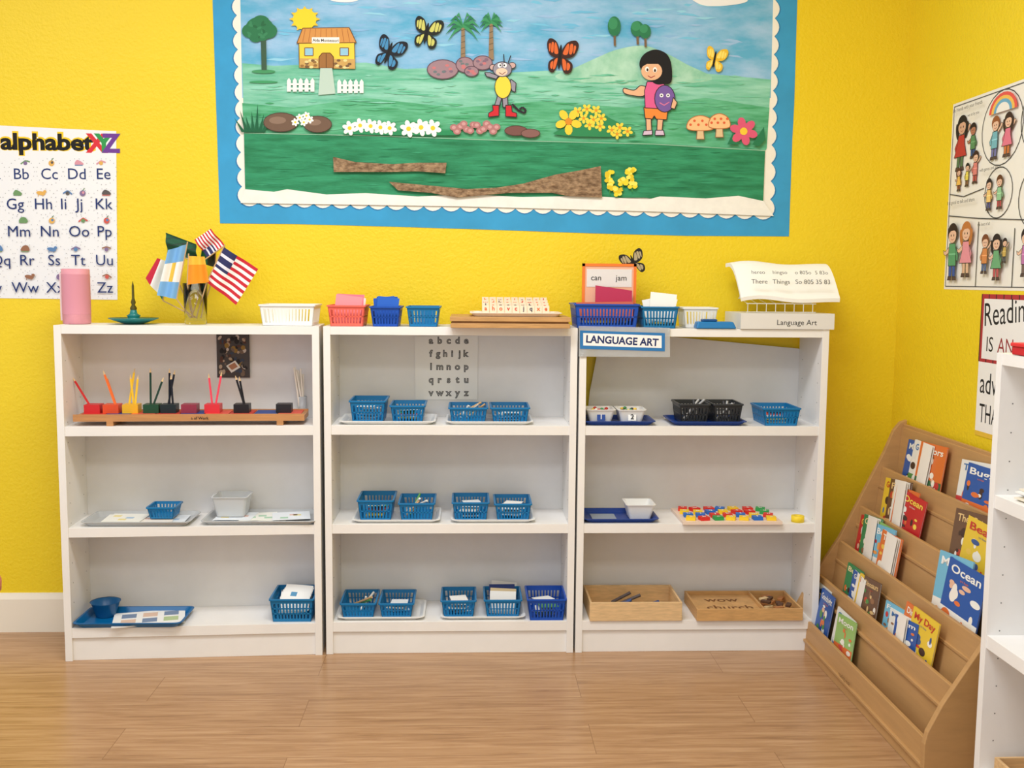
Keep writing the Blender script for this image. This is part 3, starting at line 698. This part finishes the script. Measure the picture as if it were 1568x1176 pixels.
p.opoly([(985,165),(1022,166),(1020,184),(1004,183),(1001,178),(998,183),(987,182)],(238,140,60),OL)
p.opoly([(990,136),(984,148),(962,146),(954,142),(955,136),(970,139),(980,132)],SK,OL,smooth=True)
p.opoly([(990,126),(1012,126),(1026,140),(1022,168),(987,166),(986,140)],(226,95,150),OL)
p.oell(1017,152,15,20,(120,90,165),OL,1.2); p.ell(1012,147,3,3,(240,240,245)); p.ell(1022,147,3,3,(240,240,245)); p.line([(1009,158),(1016,162),(1024,157)],1.5,(220,120,160)); p.ell(1012,147,1.2,1.2,BLK); p.ell(1022,147,1.2,1.2,BLK)
p.opoly([(1030,150),(1036,158),(1032,168),(1026,166)],SK,OL)
p.poly([(981,108),(979,94),(988,82),(1004,77),(1020,84),(1027,100),(1027,126),(1014,130),(1000,128)],(18,16,20),True)
p.ell(997,110,16,14,SK); p.poly([(981,104),(983,92),(995,87),(1012,92),(1015,104),(1008,99),(990,99)],(18,16,20)); p.ell(990,107,3,4,(250,250,250)); p.ell(1002,108,3,4,(250,250,250)); p.ell(990.5,108,1.6,2.4,(70,40,20)); p.ell(1002,109,1.6,2.4,(70,40,20)); p.line([(991,117),(996,120),(1002,117)],1.3,(160,50,50))
for i in range(7):
    bx=374+i*5; t=-.9+i*.25
    p.poly([(bx-3,203),(bx+3,203),(bx+30*math.sin(t)*.6,203-44*math.cos(t)*(.8+.2*math.sin(i*2)))],(20,95,62))
for a,b,c_,d in ((431,188,26,14),(487,191,21,12)): p.oell(a,b,c_,d,(112,88,72),(70,50,42)); p.ell(a-5,b-3,c_*.5,d*.4,(140,115,98))
def daisy(x,y,r,c=(248,248,244),cc=(245,205,50),n=6):
    for i in range(n):
        t=2*math.pi*i/n+.3; p.ell(x+r*.62*math.cos(t),y+r*.62*math.sin(t),r*.42,r*.3,c,t,10)
    p.ell(x,y,r*.28,r*.28,cc,0,10)
p.poly([(525,206),(540,196),(600,200),(640,202),(690,200),(700,208),(600,208)],(40,140,90))
for x,y in ((460,181),(470,178),(466,188),(475,184),(453,188)): daisy(x,y,6)
for x,y in ((536,197),(552,193),(568,194),(583,196),(597,197),(626,198),(645,196),(663,197)): daisy(x,y,11 if x<610 else 13)
for i in range(14): 
    x,y=695+i*5,196+6*math.sin(i*1.7); p.ell(x,y,6,5,(178,120,120)); p.ell(x,y,3,2.5,(205,155,155))
p.oell(790,201,17,7,(120,80,75),(80,50,45)); p.oell(812,205,14,6,(135,95,90),(80,50,45))
p.poly([(850,207),(880,190),(900,165),(930,180),(970,208)],(45,135,85),True)
for x,y in ((884,172),(898,168),(912,170),(893,182),(908,184),(920,182),(902,192),(918,194),(936,200),(948,196),(960,202),(944,206)): daisy(x,y,8,(245,215,70),(225,150,40),5)
daisy(870,187,20,(244,208,60),(220,140,40),5)
for x,y,r in ((1071,192,20),(1100,189,16)):
    p.opoly([(x-4,y),(x+4,y),(x+6,y+22),(x-6,y+22)],(225,195,150),(150,110,80))
    p.opoly([(x-r,y+6),(x-r*.8,y-8),(x,y-14),(x+r*.8,y-8),(x+r,y+6),(x,y+9)],(244,196,140),(190,110,60),smooth=True)
    for i in range(6): p.ell(x+(i-2.5)*r*.3,y-3+3*(-1)**i,2,2,(225,100,60))
p.poly([(1150,222),(1168,195),(1170,215),(1160,225)],(35,120,80)); p.poly([(1112,222),(1120,205),(1130,222)],(35,120,80))
daisy(1137,202,21,(222,90,125),(245,205,60),6)
BK=M((118,90,66),.85,0.1,45,bump=.6,c2=(176,146,114),stretch=(1,1,2),name='bark_paper')
p.poly([(511,241),(545,249),(600,252),(640,250),(684,250),(682,266),(640,263),(600,264),(560,264),(512,264)],BK)
p.poly([(596,279),(650,284),(715,290),(760,288),(800,282),(850,268),(885,262),(919,255),(921,303),(870,301),(845,296),(780,296),(700,303),(660,296),(610,292)],BK)
for cx_,cy_ in ((934,270),(932,284),(945,292),(952,278),(964,266),(966,280)):
    p.line([(cx_,cy_+4),(cx_+1,min(300,cy_+14))],1.5,(60,140,70))
    for i in range(10): p.ell(cx_+random.uniform(-6,6),cy_+random.uniform(-7,7),3.6,3.2,random.choice([(240,216,50),(250,232,100),(226,196,40)]),0,10)
mb.obj()

# ---------------------------------------------------------------- alphabet poster
mb=MB('alphabet_poster'); p=Paint(mb,mw,(1,0,0),(0,0,1),(0,-1,0),.0022)
p.poly([(-44,190),(178,201),(180,459),(-46,456)],M((238,240,243),.35))
p.text(73,216,'alphabet',24,(245,205,40),.07,140); p.text(72,217,'alphabet',23,(18,18,20),.035,136)
p.text(-22,213,'abc',20,(210,50,60),.05)
for x,ch,c in ((148,'X',(215,50,60)),(159,'Y',(50,150,80)),(170,'Z',(110,60,150))): p.text(x,219,ch,26,c,.04)
rows=[(266,[(-12,'Aa'),(33,'Bb'),(76,'Cc'),(118,'Dd'),(159,'Ee')]),(312,[(-18,'Ff'),(24,'Gg'),(67,'Hh'),(98,'Ii'),(121,'Jj'),(160,'Kk')]),
(354,[(-12,'Ll'),(30,'Mm'),(77,'Nn'),(122,'Oo'),(161,'Pp')]),(398,[(2,'Qq'),(43,'Rr'),(84,'Ss'),(121,'Tt'),(161,'Uu')]),(440,[(-8,'Vv'),(40,'Ww'),(86,'Xx'),(125,'Yy'),(162,'Zz')])]
cc=[(205,90,80),(90,130,180),(225,175,90),(110,150,100),(150,105,80),(130,110,150),(215,150,165),(90,85,85)]
for y,r in rows:
    for x,s_ in r:
        for t in range(18):
            a=2*math.pi*t/18; p.ell(x+20*math.cos(a),y-3+20*math.sin(a),.6,.6,(150,150,155),0,6)
        p.text(x,y,s_,16,(28,50,110),0)
        j=lambda k=2:random.uniform(-k,k); ox=random.choice((-4,3,6)); oy=y-16
        kind=random.randrange(4); c=random.choice(cc); c2=random.choice(cc)
        if kind==0: p.ell(x+ox,oy,7,3,c,.2); p.ell(x+ox+6,oy-2.5,2.6,2.4,c); p.line([(x+ox-4,oy+2),(x+ox-4,oy+5)],1,c); p.line([(x+ox+3,oy+2),(x+ox+3,oy+5)],1,c)
        elif kind==1: p.poly([(x+ox-6,oy+2),(x+ox-3,oy-5),(x+ox+4,oy-4+j()),(x+ox+7,oy+2)],c,True); p.line([(x+ox-6,oy+3),(x+ox+6,oy+3)],1.2,c2)
        elif kind==2: p.ell(x+ox,oy,4.5,4.5,c); p.ell(x+ox+1,oy-1,2,2,c2); p.line([(x+ox,oy-4),(x+ox+3,oy-8)],1,(80,120,70))
        else: p.line([(x+ox-7,oy+j()),(x+ox,oy-4),(x+ox+7,oy+j())],2,c); p.ell(x+ox,oy,3,3,c2)
mb.obj()

# ---------------------------------------------------------------- right-wall posters
mb=MB('friendship_poster')
q=[PX(1460,160,RW),PX(1450,443,RW)]
yA=q[0].y; yB=yA-.60; z1=q[0].z; z0=q[1].z
def loc(u,v): return Vector((RW-.0006,yA+(yB-yA)*u,z0+(z1-z0)*v))
p=Paint(mb,lambda x,y: loc(x/60,y/60),(0,-1,0),(0,0,1),(-1,0,0),.01)
mb.add([loc(0,0),loc(1,0),loc(1,1),loc(0,1)],[(3,2,1,0)],M((240,236,226),.5))
def kid(x,y,s,shirt,pants,hair,skin=(232,190,160),girl=False):
    O=(45,38,35); g=random.uniform(-.5,.5)
    T=lambda pts:[(x+(a+g*.12*b)*s,y+b*s) for a,b in pts]
    w_=.16
    p.opoly(T([(-1.0,0.3),(-.2,.3),(-.05,3),(-1.0,3)]),pants,O,w_); p.opoly(T([(.2,.3),(1.0,.3),(1.0,3),(.05,3)]),pants,O,w_)
    for sg in (-1,1): p.opoly(T([(sg*.2,0),(sg*1.4,0),(sg*1.2,.6),(sg*.2,.6)]),(90,70,60),O,w_)
    if g>0: p.opoly(T([(-1.0,5.4),(-2.0,3.9),(-1.6,3.0),(-1.2,3.3),(-1.3,3.9),(-.8,4.6)]),shirt,O,w_); p.opoly(T([(.9,5.4),(2.2,6.3),(2.8,7.2),(2.3,7.5),(1.8,6.8),(.8,5.9)]),skin,O,w_)
    else: p.opoly(T([(-1.0,5.4),(-2.3,4.6),(-2.9,4.9),(-2.7,4.2),(-2.1,4.0),(-.8,4.6)]),skin,O,w_); p.opoly(T([(1.0,5.4),(1.9,3.9),(1.7,3.0),(1.3,3.2),(1.3,3.9),(.8,4.6)]),shirt,O,w_)
    w=2.0 if girl else 1.2
    p.opoly(T([(-.95,5.9),(.95,5.9),(1.15,4.4),(w,2.3),(-w,2.3),(-1.15,4.4)]),shirt,O,w_+.04)
    if not girl: p.line(T([(-1.1,4.2),(1.1,4.2)]),.35*s*.6,tuple(min(255,v+40) for v in shirt))
    hx=x+g*.9*s; 
    p.ell(hx,y+7.7*s,1.55*s,1.5*s,hair); 
    if girl: p.ell(hx-1.5*s,y+6.6*s,.5*s,1.4*s,hair,.2); p.ell(hx+1.5*s,y+6.6*s,.5*s,1.4*s,hair,-.2)
    p.oell(hx,y+7.2*s,1.2*s,1.2*s,skin,O,.1)
    p.poly([(hx-1.3*s,y+7.4*s),(hx-1.0*s,y+8.5*s),(hx+.3*s,y+8.9*s),(hx+1.3*s,y+7.6*s),(hx+.5*s,y+8.0*s),(hx-.6*s,y+7.9*s)],hair)
    p.ell(hx-.42*s,y+7.2*s,.14*s,.2*s,O,0,8); p.ell(hx+.42*s,y+7.2*s,.14*s,.2*s,O,0,8); p.line([(hx-.45*s,y+6.65*s),(hx,y+6.45*s),(hx+.45*s,y+6.65*s)],.14,(150,50,50))
def ring(cx,cy,r,w=.3):
    for i in range(24):
        a,b=2*math.pi*i/24,2*math.pi*(i+1)/24; p.line([(cx+r*math.cos(a),cy+r*math.sin(a)),(cx+r*math.cos(b),cy+r*math.sin(b))],w,(60,60,60))
p.line([(1,1),(59,1),(59,59),(1,59),(1,1)],.3,(90,90,90))
ring(30,48,11); ring(30,29,7.5); ring(50,48,10); ring(50,26,9)
p.line([(1,31),(10,29.5),(22,31)],.3,(60,60,60)); p.line([(20,21),(20,1)],.35,(60,60,60)); p.line([(1,24),(20,22),(59,19)],.3,(60,60,60)); p.line([(40,18),(40,1)],.35,(60,60,60))
kid(6.5,38,1.9,(190,60,50),(90,120,80),(30,25,25),(215,170,140),girl=True); kid(14.5,41,1.2,(90,140,90),(60,90,140),(40,25,20),(180,120,90)); kid(16.5,33,1.1,(220,130,120),(200,90,80),(60,35,25)); kid(7,31.5,.8,(240,190,90),(160,90,50),(90,50,30),girl=True);kid(12,32.5,.8,(230,210,90),(150,110,70),(30,30,30))
kid(27,39,1.4,(120,180,190),(120,120,170),(150,90,50)); kid(34,39,1.4,(225,120,140),(210,120,60),(60,40,30),girl=True)
for r_,c_ in ((7.5,(225,90,80)),(6.2,(240,190,90)),(4.9,(110,170,200)),(3.6,(240,236,226))): p.poly([(31+r_*math.cos(t*math.pi/12),52.5+r_*.75*math.sin(t*math.pi/12)) for t in range(13)],c_)
kid(26,24,1.05,(240,200,120),(90,90,140),(40,30,30)); kid(32,24,1.1,(150,200,150),(190,80,80),(100,60,30)); kid(49,42,1.2,(110,160,210),(90,90,90),(40,30,30)); kid(49,21,1.1,(210,110,90),(90,90,120),(40,30,30),girl=True)
kid(6.5,3,2.0,(90,160,110),(60,90,160),(50,35,30)); kid(15,4,1.9,(230,150,160),(225,185,150),(190,120,60),girl=True); kid(26,5,1.3,(215,140,80),(90,110,150),(120,70,40)); kid(33,3,1.5,(110,170,120),(190,90,90),(40,30,30),girl=True); kid(37,8,.8,(200,170,90),(90,90,90),(40,30,30)); kid(48,4,1.5,(190,120,170),(120,100,90),(40,30,30))
for x,y,s_ in ((3,57.3,'Be friends with your friends'),(2,28,'It is good to talk and share')): p.text(x,y,s_,1.1,(50,50,50),0,None,'L')
p.text(12,54.5,'we sit by you',.9,(50,50,50),0,None,'L'); p.text(21,36.5,'with games and play',.9,(50,50,50),0,None,'L'); p.text(21.5,20,'the best of all',.9,(50,50,50),0,None,'L')
mb.obj()
mb=MB('reading_poster'); q0=PX(1505,450,RW); q1=PX(1493,665,RW); yA2=q0.y; z1=q0.z; z0=q1.z
p=Paint(mb,lambda x,y:Vector((RW-.0006,yA2-.36*x/36,z1-(z1-z0)*y/42)),(0,-1,0),(0,0,1),(-1,0,0),.01,2e-5)
p.rect(0,0,36,42,(242,240,236))
p.rect(0,0,36,20,(176,50,55))
for i in range(10): p.line([(0+4*i,0),(0+4*i,20)],.5,(60,30,35))
p.rect(1.4,1.4,34.4,19,(240,238,235))
p.text(2.0,6.0,'Reading',6.6,(25,25,28),.0,25,'L',rot=.10); p.text(4,14.5,'IS',4.2,(25,25,28),.0,None,'L'); p.text(10,14.5,'AN',4.2,(150,45,50),.0,None,'L')
p.text(1.6,26,'adventure',6,(25,25,28),.0,28,'L'); p.text(2,35,'THAT NEVER',5.4,(25,25,28),.0,30,'L',squash=.6)
p.rect(0,40.6,36,42,(230,190,60)); mb.obj()

# ---------------------------------------------------------------- slanted book display rack
RX=1.56; YF=.105; YN=PX(1417,1116,RX).y
mb=MB('book_display_rack')
prof=[(1.56,0),(1.56,.10),(1.566,.13),(1.60,.20),(1.70,.36),(1.84,.65),(1.868,.722),(1.890,.750),(1.912,.758),(1.912,.14),(1.900,.13),(1.900,0)]
for y in (YN,YF-.018): mb.prism([(x,y,z) for x,z in prof],(0,.018,0),BIRCH)
T5=[(1.575,.10),(1.632,.235),(1.70,.35),(1.765,.468),(1.835,.60),(1.895,.735)]
ya,yl_=YN+.018,YF-YN-.036
for i,(x,z) in enumerate(T5):
    if i==0: b0=(1.568,.0)
    else: b0=(T5[i-1][0]+.045,T5[i-1][1]-.06)
    mb.prism([(b0[0],ya,b0[1]),(x,ya,z),(x+.011,ya,z),(b0[0]+.011,ya,b0[1])],(0,yl_,0),BIRCH)
    if i>0:
        mb.box(T5[i-1][0]-.012,b0[0]+.011,ya,ya+yl_,b0[1]-.01,b0[1],BIRCH)
mb.box(1.898,1.908,ya,ya+yl_,.14,.745,BIRCH)
text(mb,'reading nook',(RX+.004,-.36,.05),(0,-1,0),(0,0,1),.012,M((90,60,35),.6),0)
rack=mb.obj(.002)
mb=MB('picture_books')
TITLES=['Bears','Ocean','My Day','Farm','Moon','Bugs','Dinosaurs','The Cat','Goodnight','Colors','Trucks','Garden']
def book(t,y,w,hh,cols,lean=0,thick=.004,open_=0,off=0):
    x,z=T5[t]; zb=z-.057; xb=x+.014+off; hh*=.93
    T=Matrix.Translation((xb,y,zb))@Matrix.Rotation(lean,4,'X')@Matrix.Rotation(.16,4,'Y')
    c=M(cols[0],.3)
    mb.box(0,.0006,-w,0,0,hh,c,T); mb.box(thick-.0006,thick,-w,0,0,hh,c,T); mb.box(.0006,thick-.0006,-w+.003,-.003,.003,hh-.003,M((240,236,228),.7),T)
    a=M(cols[1],.35); b=M(cols[2],.35)
    def R(u0,u1,v0,v1,m,k): mb.add([T@Vector((k,-w*u0,hh*v0)),T@Vector((k,-w*u1,hh*v0)),T@Vector((k,-w*u1,hh*v1)),T@Vector((k,-w*u0,hh*v1))],[(0,1,2,3)],m)
    def O(cu,cv,ru,rv,m,k): mb.add([T@Vector((k,-w*(cu+ru*math.cos(t_)),hh*(cv+rv*math.sin(t_)))) for t_ in [i*math.pi/8 for i in range(16)]],[tuple(range(16))],m)
    k=-.0002
    pal=[a,b,M((245,240,230),.5),M(random.choice([(230,120,60),(60,120,180),(90,150,80),(200,60,60),(240,200,90)]),.4),M(random.choice([(70,50,45),(150,110,80),(235,190,160)]),.4)]
    R(0,1,0,random.uniform(.2,.4),pal[random.randrange(4)],k)
    for i in range(16): O(random.uniform(.12,.88),random.uniform(.12,.72),random.uniform(.03,.13),random.uniform(.02,.08),random.choice(pal),k-.00003*(i+1))
    Q=T.to_3x3(); st=random.choice(TITLES)
    text(mb,st,T@Vector((-.0009,-w*.5,hh*.88)),Q@Vector((0,-1,0)),Q@Vector((0,0,1)),hh*.11,a,.02,width=w*.8,lift=0)
    text(mb,'by A. Reader',T@Vector((-.0009,-w*.5,hh*.77)),Q@Vector((0,-1,0)),Q@Vector((0,0,1)),hh*.03,b,0,lift=0)
    if open_:
        for i in range(3):
            T2=T@Matrix.Translation((thick,0,0))@Matrix.Rotation(-.04*(i+1),4,'Z'); mb.box(0,.0006,-w*.95,0,0,hh*(.99+.006*i),M((248,244,236),.7),T2)
PAL=[((40,90,170),(245,245,240),(230,120,60)),((200,45,50),(250,220,90),(240,240,235)),((235,200,60),(200,60,50),(60,90,150)),((60,140,90),(245,230,180),(220,90,70)),((120,190,220),(250,250,245),(240,160,80)),((235,235,230),(60,120,180),(210,70,70)),((110,80,60),(235,200,140),(200,70,50)),((30,40,80),(240,200,80),(150,200,230)),((225,120,60),(250,245,230),(60,110,70)),((150,195,110),(250,250,240),(220,80,80))]
def grp(t,ys,w,hh,pi,op=0):
    for n_,y in enumerate(ys):
        book(t,y,w*random.uniform(.92,1.05),hh*random.uniform(.94,1.06),PAL[pi[n_%len(pi)]],random.uniform(-.12,.04),open_=op and n_%3==1,off=.0045*(len(ys)-1-n_))
grp(4,[.0,-.05,-.11],.17,.18,[0,5,8],1); grp(4,[-.38,-.42],.18,.17,[5,0])
grp(3,[.0,-.05,-.10,-.15],.16,.18,[2,6,8,1],1); grp(3,[-.50,-.56],.18,.19,[6,2])
grp(2,[.05,.0,-.06,-.12,-.17],.15,.175,[1,3,9,4,8],1); grp(2,[-.55,-.60],.19,.2,[4,0])
grp(1,[-.05,-.11,-.17,-.23],.13,.15,[3,0,2,6],1); grp(1,[-.50,-.56],.15,.17,[8,2]); grp(1,[-.38,-.43,-.48],.14,.12,[4,5,0],1)
grp(0,[.06,.03,.0],.12,.18,[5,7,0]); grp(0,[-.14,-.18],.15,.16,[5,9])
mb.obj()

# ---------------------------------------------------------------- white bookcase at far right
BX_=1.615
MR=Matrix.Translation((BX_,-1.03,0))@Matrix.Rotation(-math.pi/2,4,'Z')
bookcase(.8,MR,d=.28)
q=PZ(1549,543,H)
mb=MB('red_pencil_box'); bx,by=q.x,q.y
mb.box(bx,bx+.12,by-.2,by,H+G,H+.018,M((200,30,40),.4)); mb.box(bx-.003,bx+.123,by-.203,by+.003,H+.018,H+.026,M((220,45,50),.4)); mb.obj(.002)
mb=MB('stack_of_papers')
for i in range(6):
    T=Matrix.Translation((BX_+.115,-1.22,Z1+G+.004*i))@Matrix.Rotation(random.uniform(-.1,.1),4,'Z'); mb.box(-.09,.09,-.12,.12,0,.003,M(random.choice([(240,240,236),(225,228,235),(230,220,200)]),.7),T)
mb.obj()
mb=MB('wooden_tray_box'); box_open(mb,BX_+.02,BX_+.22,-1.36,-1.08,Z3+G,.05,WOODL); mb.obj(.001)

# ---------------------------------------------------------------- child seated on a stool at the left edge of the view, facing away to the left
def skinned(name,pts,edges,mat,parent,root=0,sub=2):
    me=bpy.data.meshes.new(name); bm=bmesh.new(); lay=bm.verts.layers.skin.verify(); vs=[]
    for i,(co,r) in enumerate(pts):
        v=bm.verts.new(co); rr=r if isinstance(r,tuple) else (r,r); v[lay].radius=rr; v[lay].use_root=(i==root); vs.append(v)
    for a,b in edges: bm.edges.new((vs[a],vs[b]))
    bm.to_mesh(me); bm.free(); o=bpy.data.objects.new(name,me); scene.collection.objects.link(o); me.materials.append(mat)
    s=o.modifiers.new('skin','SKIN'); s.use_smooth_shade=True
    u=o.modifiers.new('sub','SUBSURF'); u.levels=sub; u.render_levels=sub
    o.parent=parent; return o
E=PY(-16,903,-1.24)          # elbow of the arm nearer the camera
SX,SY=E.x-.16,E.y+.15; dz=E.z-.535
kidroot=bpy.data.objects.new('seated_child',None); scene.collection.objects.link(kidroot)
kidroot.location=(SX,SY,0); kidroot.rotation_euler=(0,0,math.pi/2)   # local +y (the face) points to world -x
SKN=M((200,120,96),.5,.04,25,name='skin'); SH=M((178,44,48),.8,.05,40,name='red_shirt'); TR=M((50,70,110),.85,.06,60,name='denim'); HR=M((44,30,24),.6,.15,50,name='hair')
def V(a,b,c): return Vector((a,b,c+dz))
B=[(V(0,0,.40),.085),(V(0,.01,.50),(.10,.075)),(V(0,.02,.62),(.105,.075)),(V(0,.015,.70),.045),(V(0,.03,.775),.036),
 (V(.12,.01,.67),.042),(V(.155,.04,.54),.036),(V(.13,.17,.470),.026),(V(.115,.215,.464),(.03,.016)),
 (V(-.12,0,.67),.042),(V(-.15,-.16,.535),.056),(V(-.13,.06,.465),.030),(V(-.115,.11,.460),(.03,.016)),
 (V(.075,.05,.39),.07),(V(.10,.30,.395),.052),(V(.10,.32,.20),.042),(V(.10,.33,.075-dz*.9),.028),(V(-.075,.05,.39),.07),(V(-.10,.30,.395),.052),(V(-.10,.32,.20),.042),(V(-.10,.33,.075-dz*.9),.028)]
ED=[(0,1),(1,2),(2,3),(3,4),(2,5),(5,6),(6,7),(7,8),(2,9),(9,10),(10,11),(11,12),(0,13),(13,14),(14,15),(15,16),(0,17),(17,18),(18,19),(19,20)]
skinned('body',B,ED,SKN,kidroot)
skinned('shirt',[(V(0,0,.41),(.108,.092)),(V(0,.01,.50),(.112,.088)),(V(0,.02,.62),(.118,.088)),(V(0,.015,.69),.056),(V(.12,.01,.672),.052),(V(.138,.025,.61),.050),(V(-.12,0,.672),.052),(V(-.135,-.06,.62),.054)],[(0,1),(1,2),(2,3),(2,4),(4,5),(2,6),(6,7)],SH,kidroot)
skinned('trousers',[(V(0,0,.385),.098),(V(.075,.05,.39),.078),(V(.10,.30,.395),.062),(V(.10,.32,.20),.052),(V(.10,.33,.10),.046),(V(-.075,.05,.39),.078),(V(-.10,.30,.395),.062),(V(-.10,.32,.20),.052),(V(-.10,.33,.10),.046)],[(0,1),(1,2),(2,3),(3,4),(0,5),(5,6),(6,7),(7,8)],TR,kidroot)
for sg,nm,oy_ in ((1,'right',.105),(-1,'left',0)):
    for i in range(4):
        l_=[.030,.034,.032,.026][i]; bx=.115-.024+.016*i; y_=.115+oy_; zo=.004 if oy_ else 0
        skinned('finger_%s_%d'%(nm,i+1),[(V(sg*bx,y_,.462+zo),.008),(V(sg*(bx-.002),y_+l_,.464+zo),.0075),(V(sg*(bx-.002),y_+l_*1.7,.455+zo),.0068),(V(sg*(bx-.002),y_+l_*2.1,.444+zo),.006)],[(0,1),(1,2),(2,3)],SKN,kidroot,sub=1)
    skinned('thumb_'+nm,[(V(sg*.092,.09+oy_,.460),.010),(V(sg*.068,.11+oy_,.458),.0085),(V(sg*.060,.132+oy_,.450),.0072)],[(0,1),(1,2)],SKN,kidroot,sub=1)
mb=MB('head'); hc=V(0,.035,.868)
mb.egg(hc,(.074,.088,.100),SKN); mb.egg((hc[0],hc[1]+.088,hc[2]-.018),(.011,.015,.016),SKN,10,6)
for sg in (1,-1):
    mb.egg((hc[0]+sg*.028,hc[1]+.077,hc[2]+.004),(.012,.008,.008),M((240,238,235),.3),12,8); mb.egg((hc[0]+sg*.028,hc[1]+.084,hc[2]+.004),(.005,.003,.005),M((50,30,20),.2),10,6)
    mb.egg((hc[0]+sg*.075,hc[1]-.002,hc[2]-.008),(.010,.018,.026),SKN,12,8); mb.box(hc[0]+sg*.028-.014,hc[0]+sg*.028+.014,hc[1]+.078,hc[1]+.083,hc[2]+.020,hc[2]+.024,HR)
mb.egg((hc[0],hc[1]+.077,hc[2]-.050),(.022,.007,.005),M((180,80,75),.4),12,6); mb.obj(parent=kidroot)
mb=MB('hair'); mb.egg((hc[0],hc[1]-.014,hc[2]+.012),(.084,.092,.104),HR,24,12,zmin=-.35); mb.obj(parent=kidroot)
for sg,nm in ((1,'right'),(-1,'left')):
    mb=MB('shoe_'+nm); L=[]
    for zz,k_ in ((0,1),(.018,1.03),(.035,.95),(.055,.7),(.075,.45)):
        L.append([(sg*.10+.038*k_*math.cos(t),.36-(.02 if k_<.8 else 0)+.078*k_*math.sin(t)*(1 if k_>.8 else .8),zz+.001) for t in [2*math.pi*i/20 for i in range(20)]])
    mb.loft(L,M((235,235,232),.6),smooth=True)
    mb.rod((sg*.10,.33,.05),(sg*.10,.33,.12),.030,M((240,240,240),.8),14); mb.obj(parent=kidroot)
seat=.30+dz; TX=SX-.075
mb=MB('wooden_stool')
mb.lathe(TX,SY,[(.105,seat-.03),(.12,seat-.024),(.12,seat-.006),(.11,seat)],WOODL,32)
for i in range(4):
    a=math.pi/4+i*math.pi/2; mb.rod((TX+.105*math.cos(a),SY+.105*math.sin(a),.001),(TX+.075*math.cos(a),SY+.075*math.sin(a),seat-.028),.013,WOODL,12)
for i in range(4):
    a=math.pi/4+i*math.pi/2; b=a+math.pi/2; mb.rod((TX+.095*math.cos(a),SY+.095*math.sin(a),.10),(TX+.095*math.cos(b),SY+.095*math.sin(b),.10),.008,WOODL,10)
mb.obj()

# ---------------------------------------------------------------- ceiling lights
for i,(lx,ly) in enumerate(((0.35,-1.3),(0.35,-3.1),(-1.5,-1.6))):
    mb=MB('ceiling_light_panel'); mb.box(lx-.62,lx+.62,ly-.32,ly+.32,CEIL-.03,CEIL-.001,M((245,245,245),.5)); mb.obj(.003)
    ld=bpy.data.lights.new('panel_light','AREA'); ld.shape='RECTANGLE'; ld.size=1.2; ld.size_y=.6; ld.energy=(42,28,22)[i]; ld.color=(.97,.985,1)
    lo=bpy.data.objects.new('panel_light',ld); lo.location=(lx,ly,CEIL-.035); scene.collection.objects.link(lo)
w=bpy.data.worlds.new('world'); scene.world=w; w.use_nodes=True
w.node_tree.nodes['Background'].inputs['Color'].default_value=(.95,.975,1,1); w.node_tree.nodes['Background'].inputs['Strength'].default_value=.9
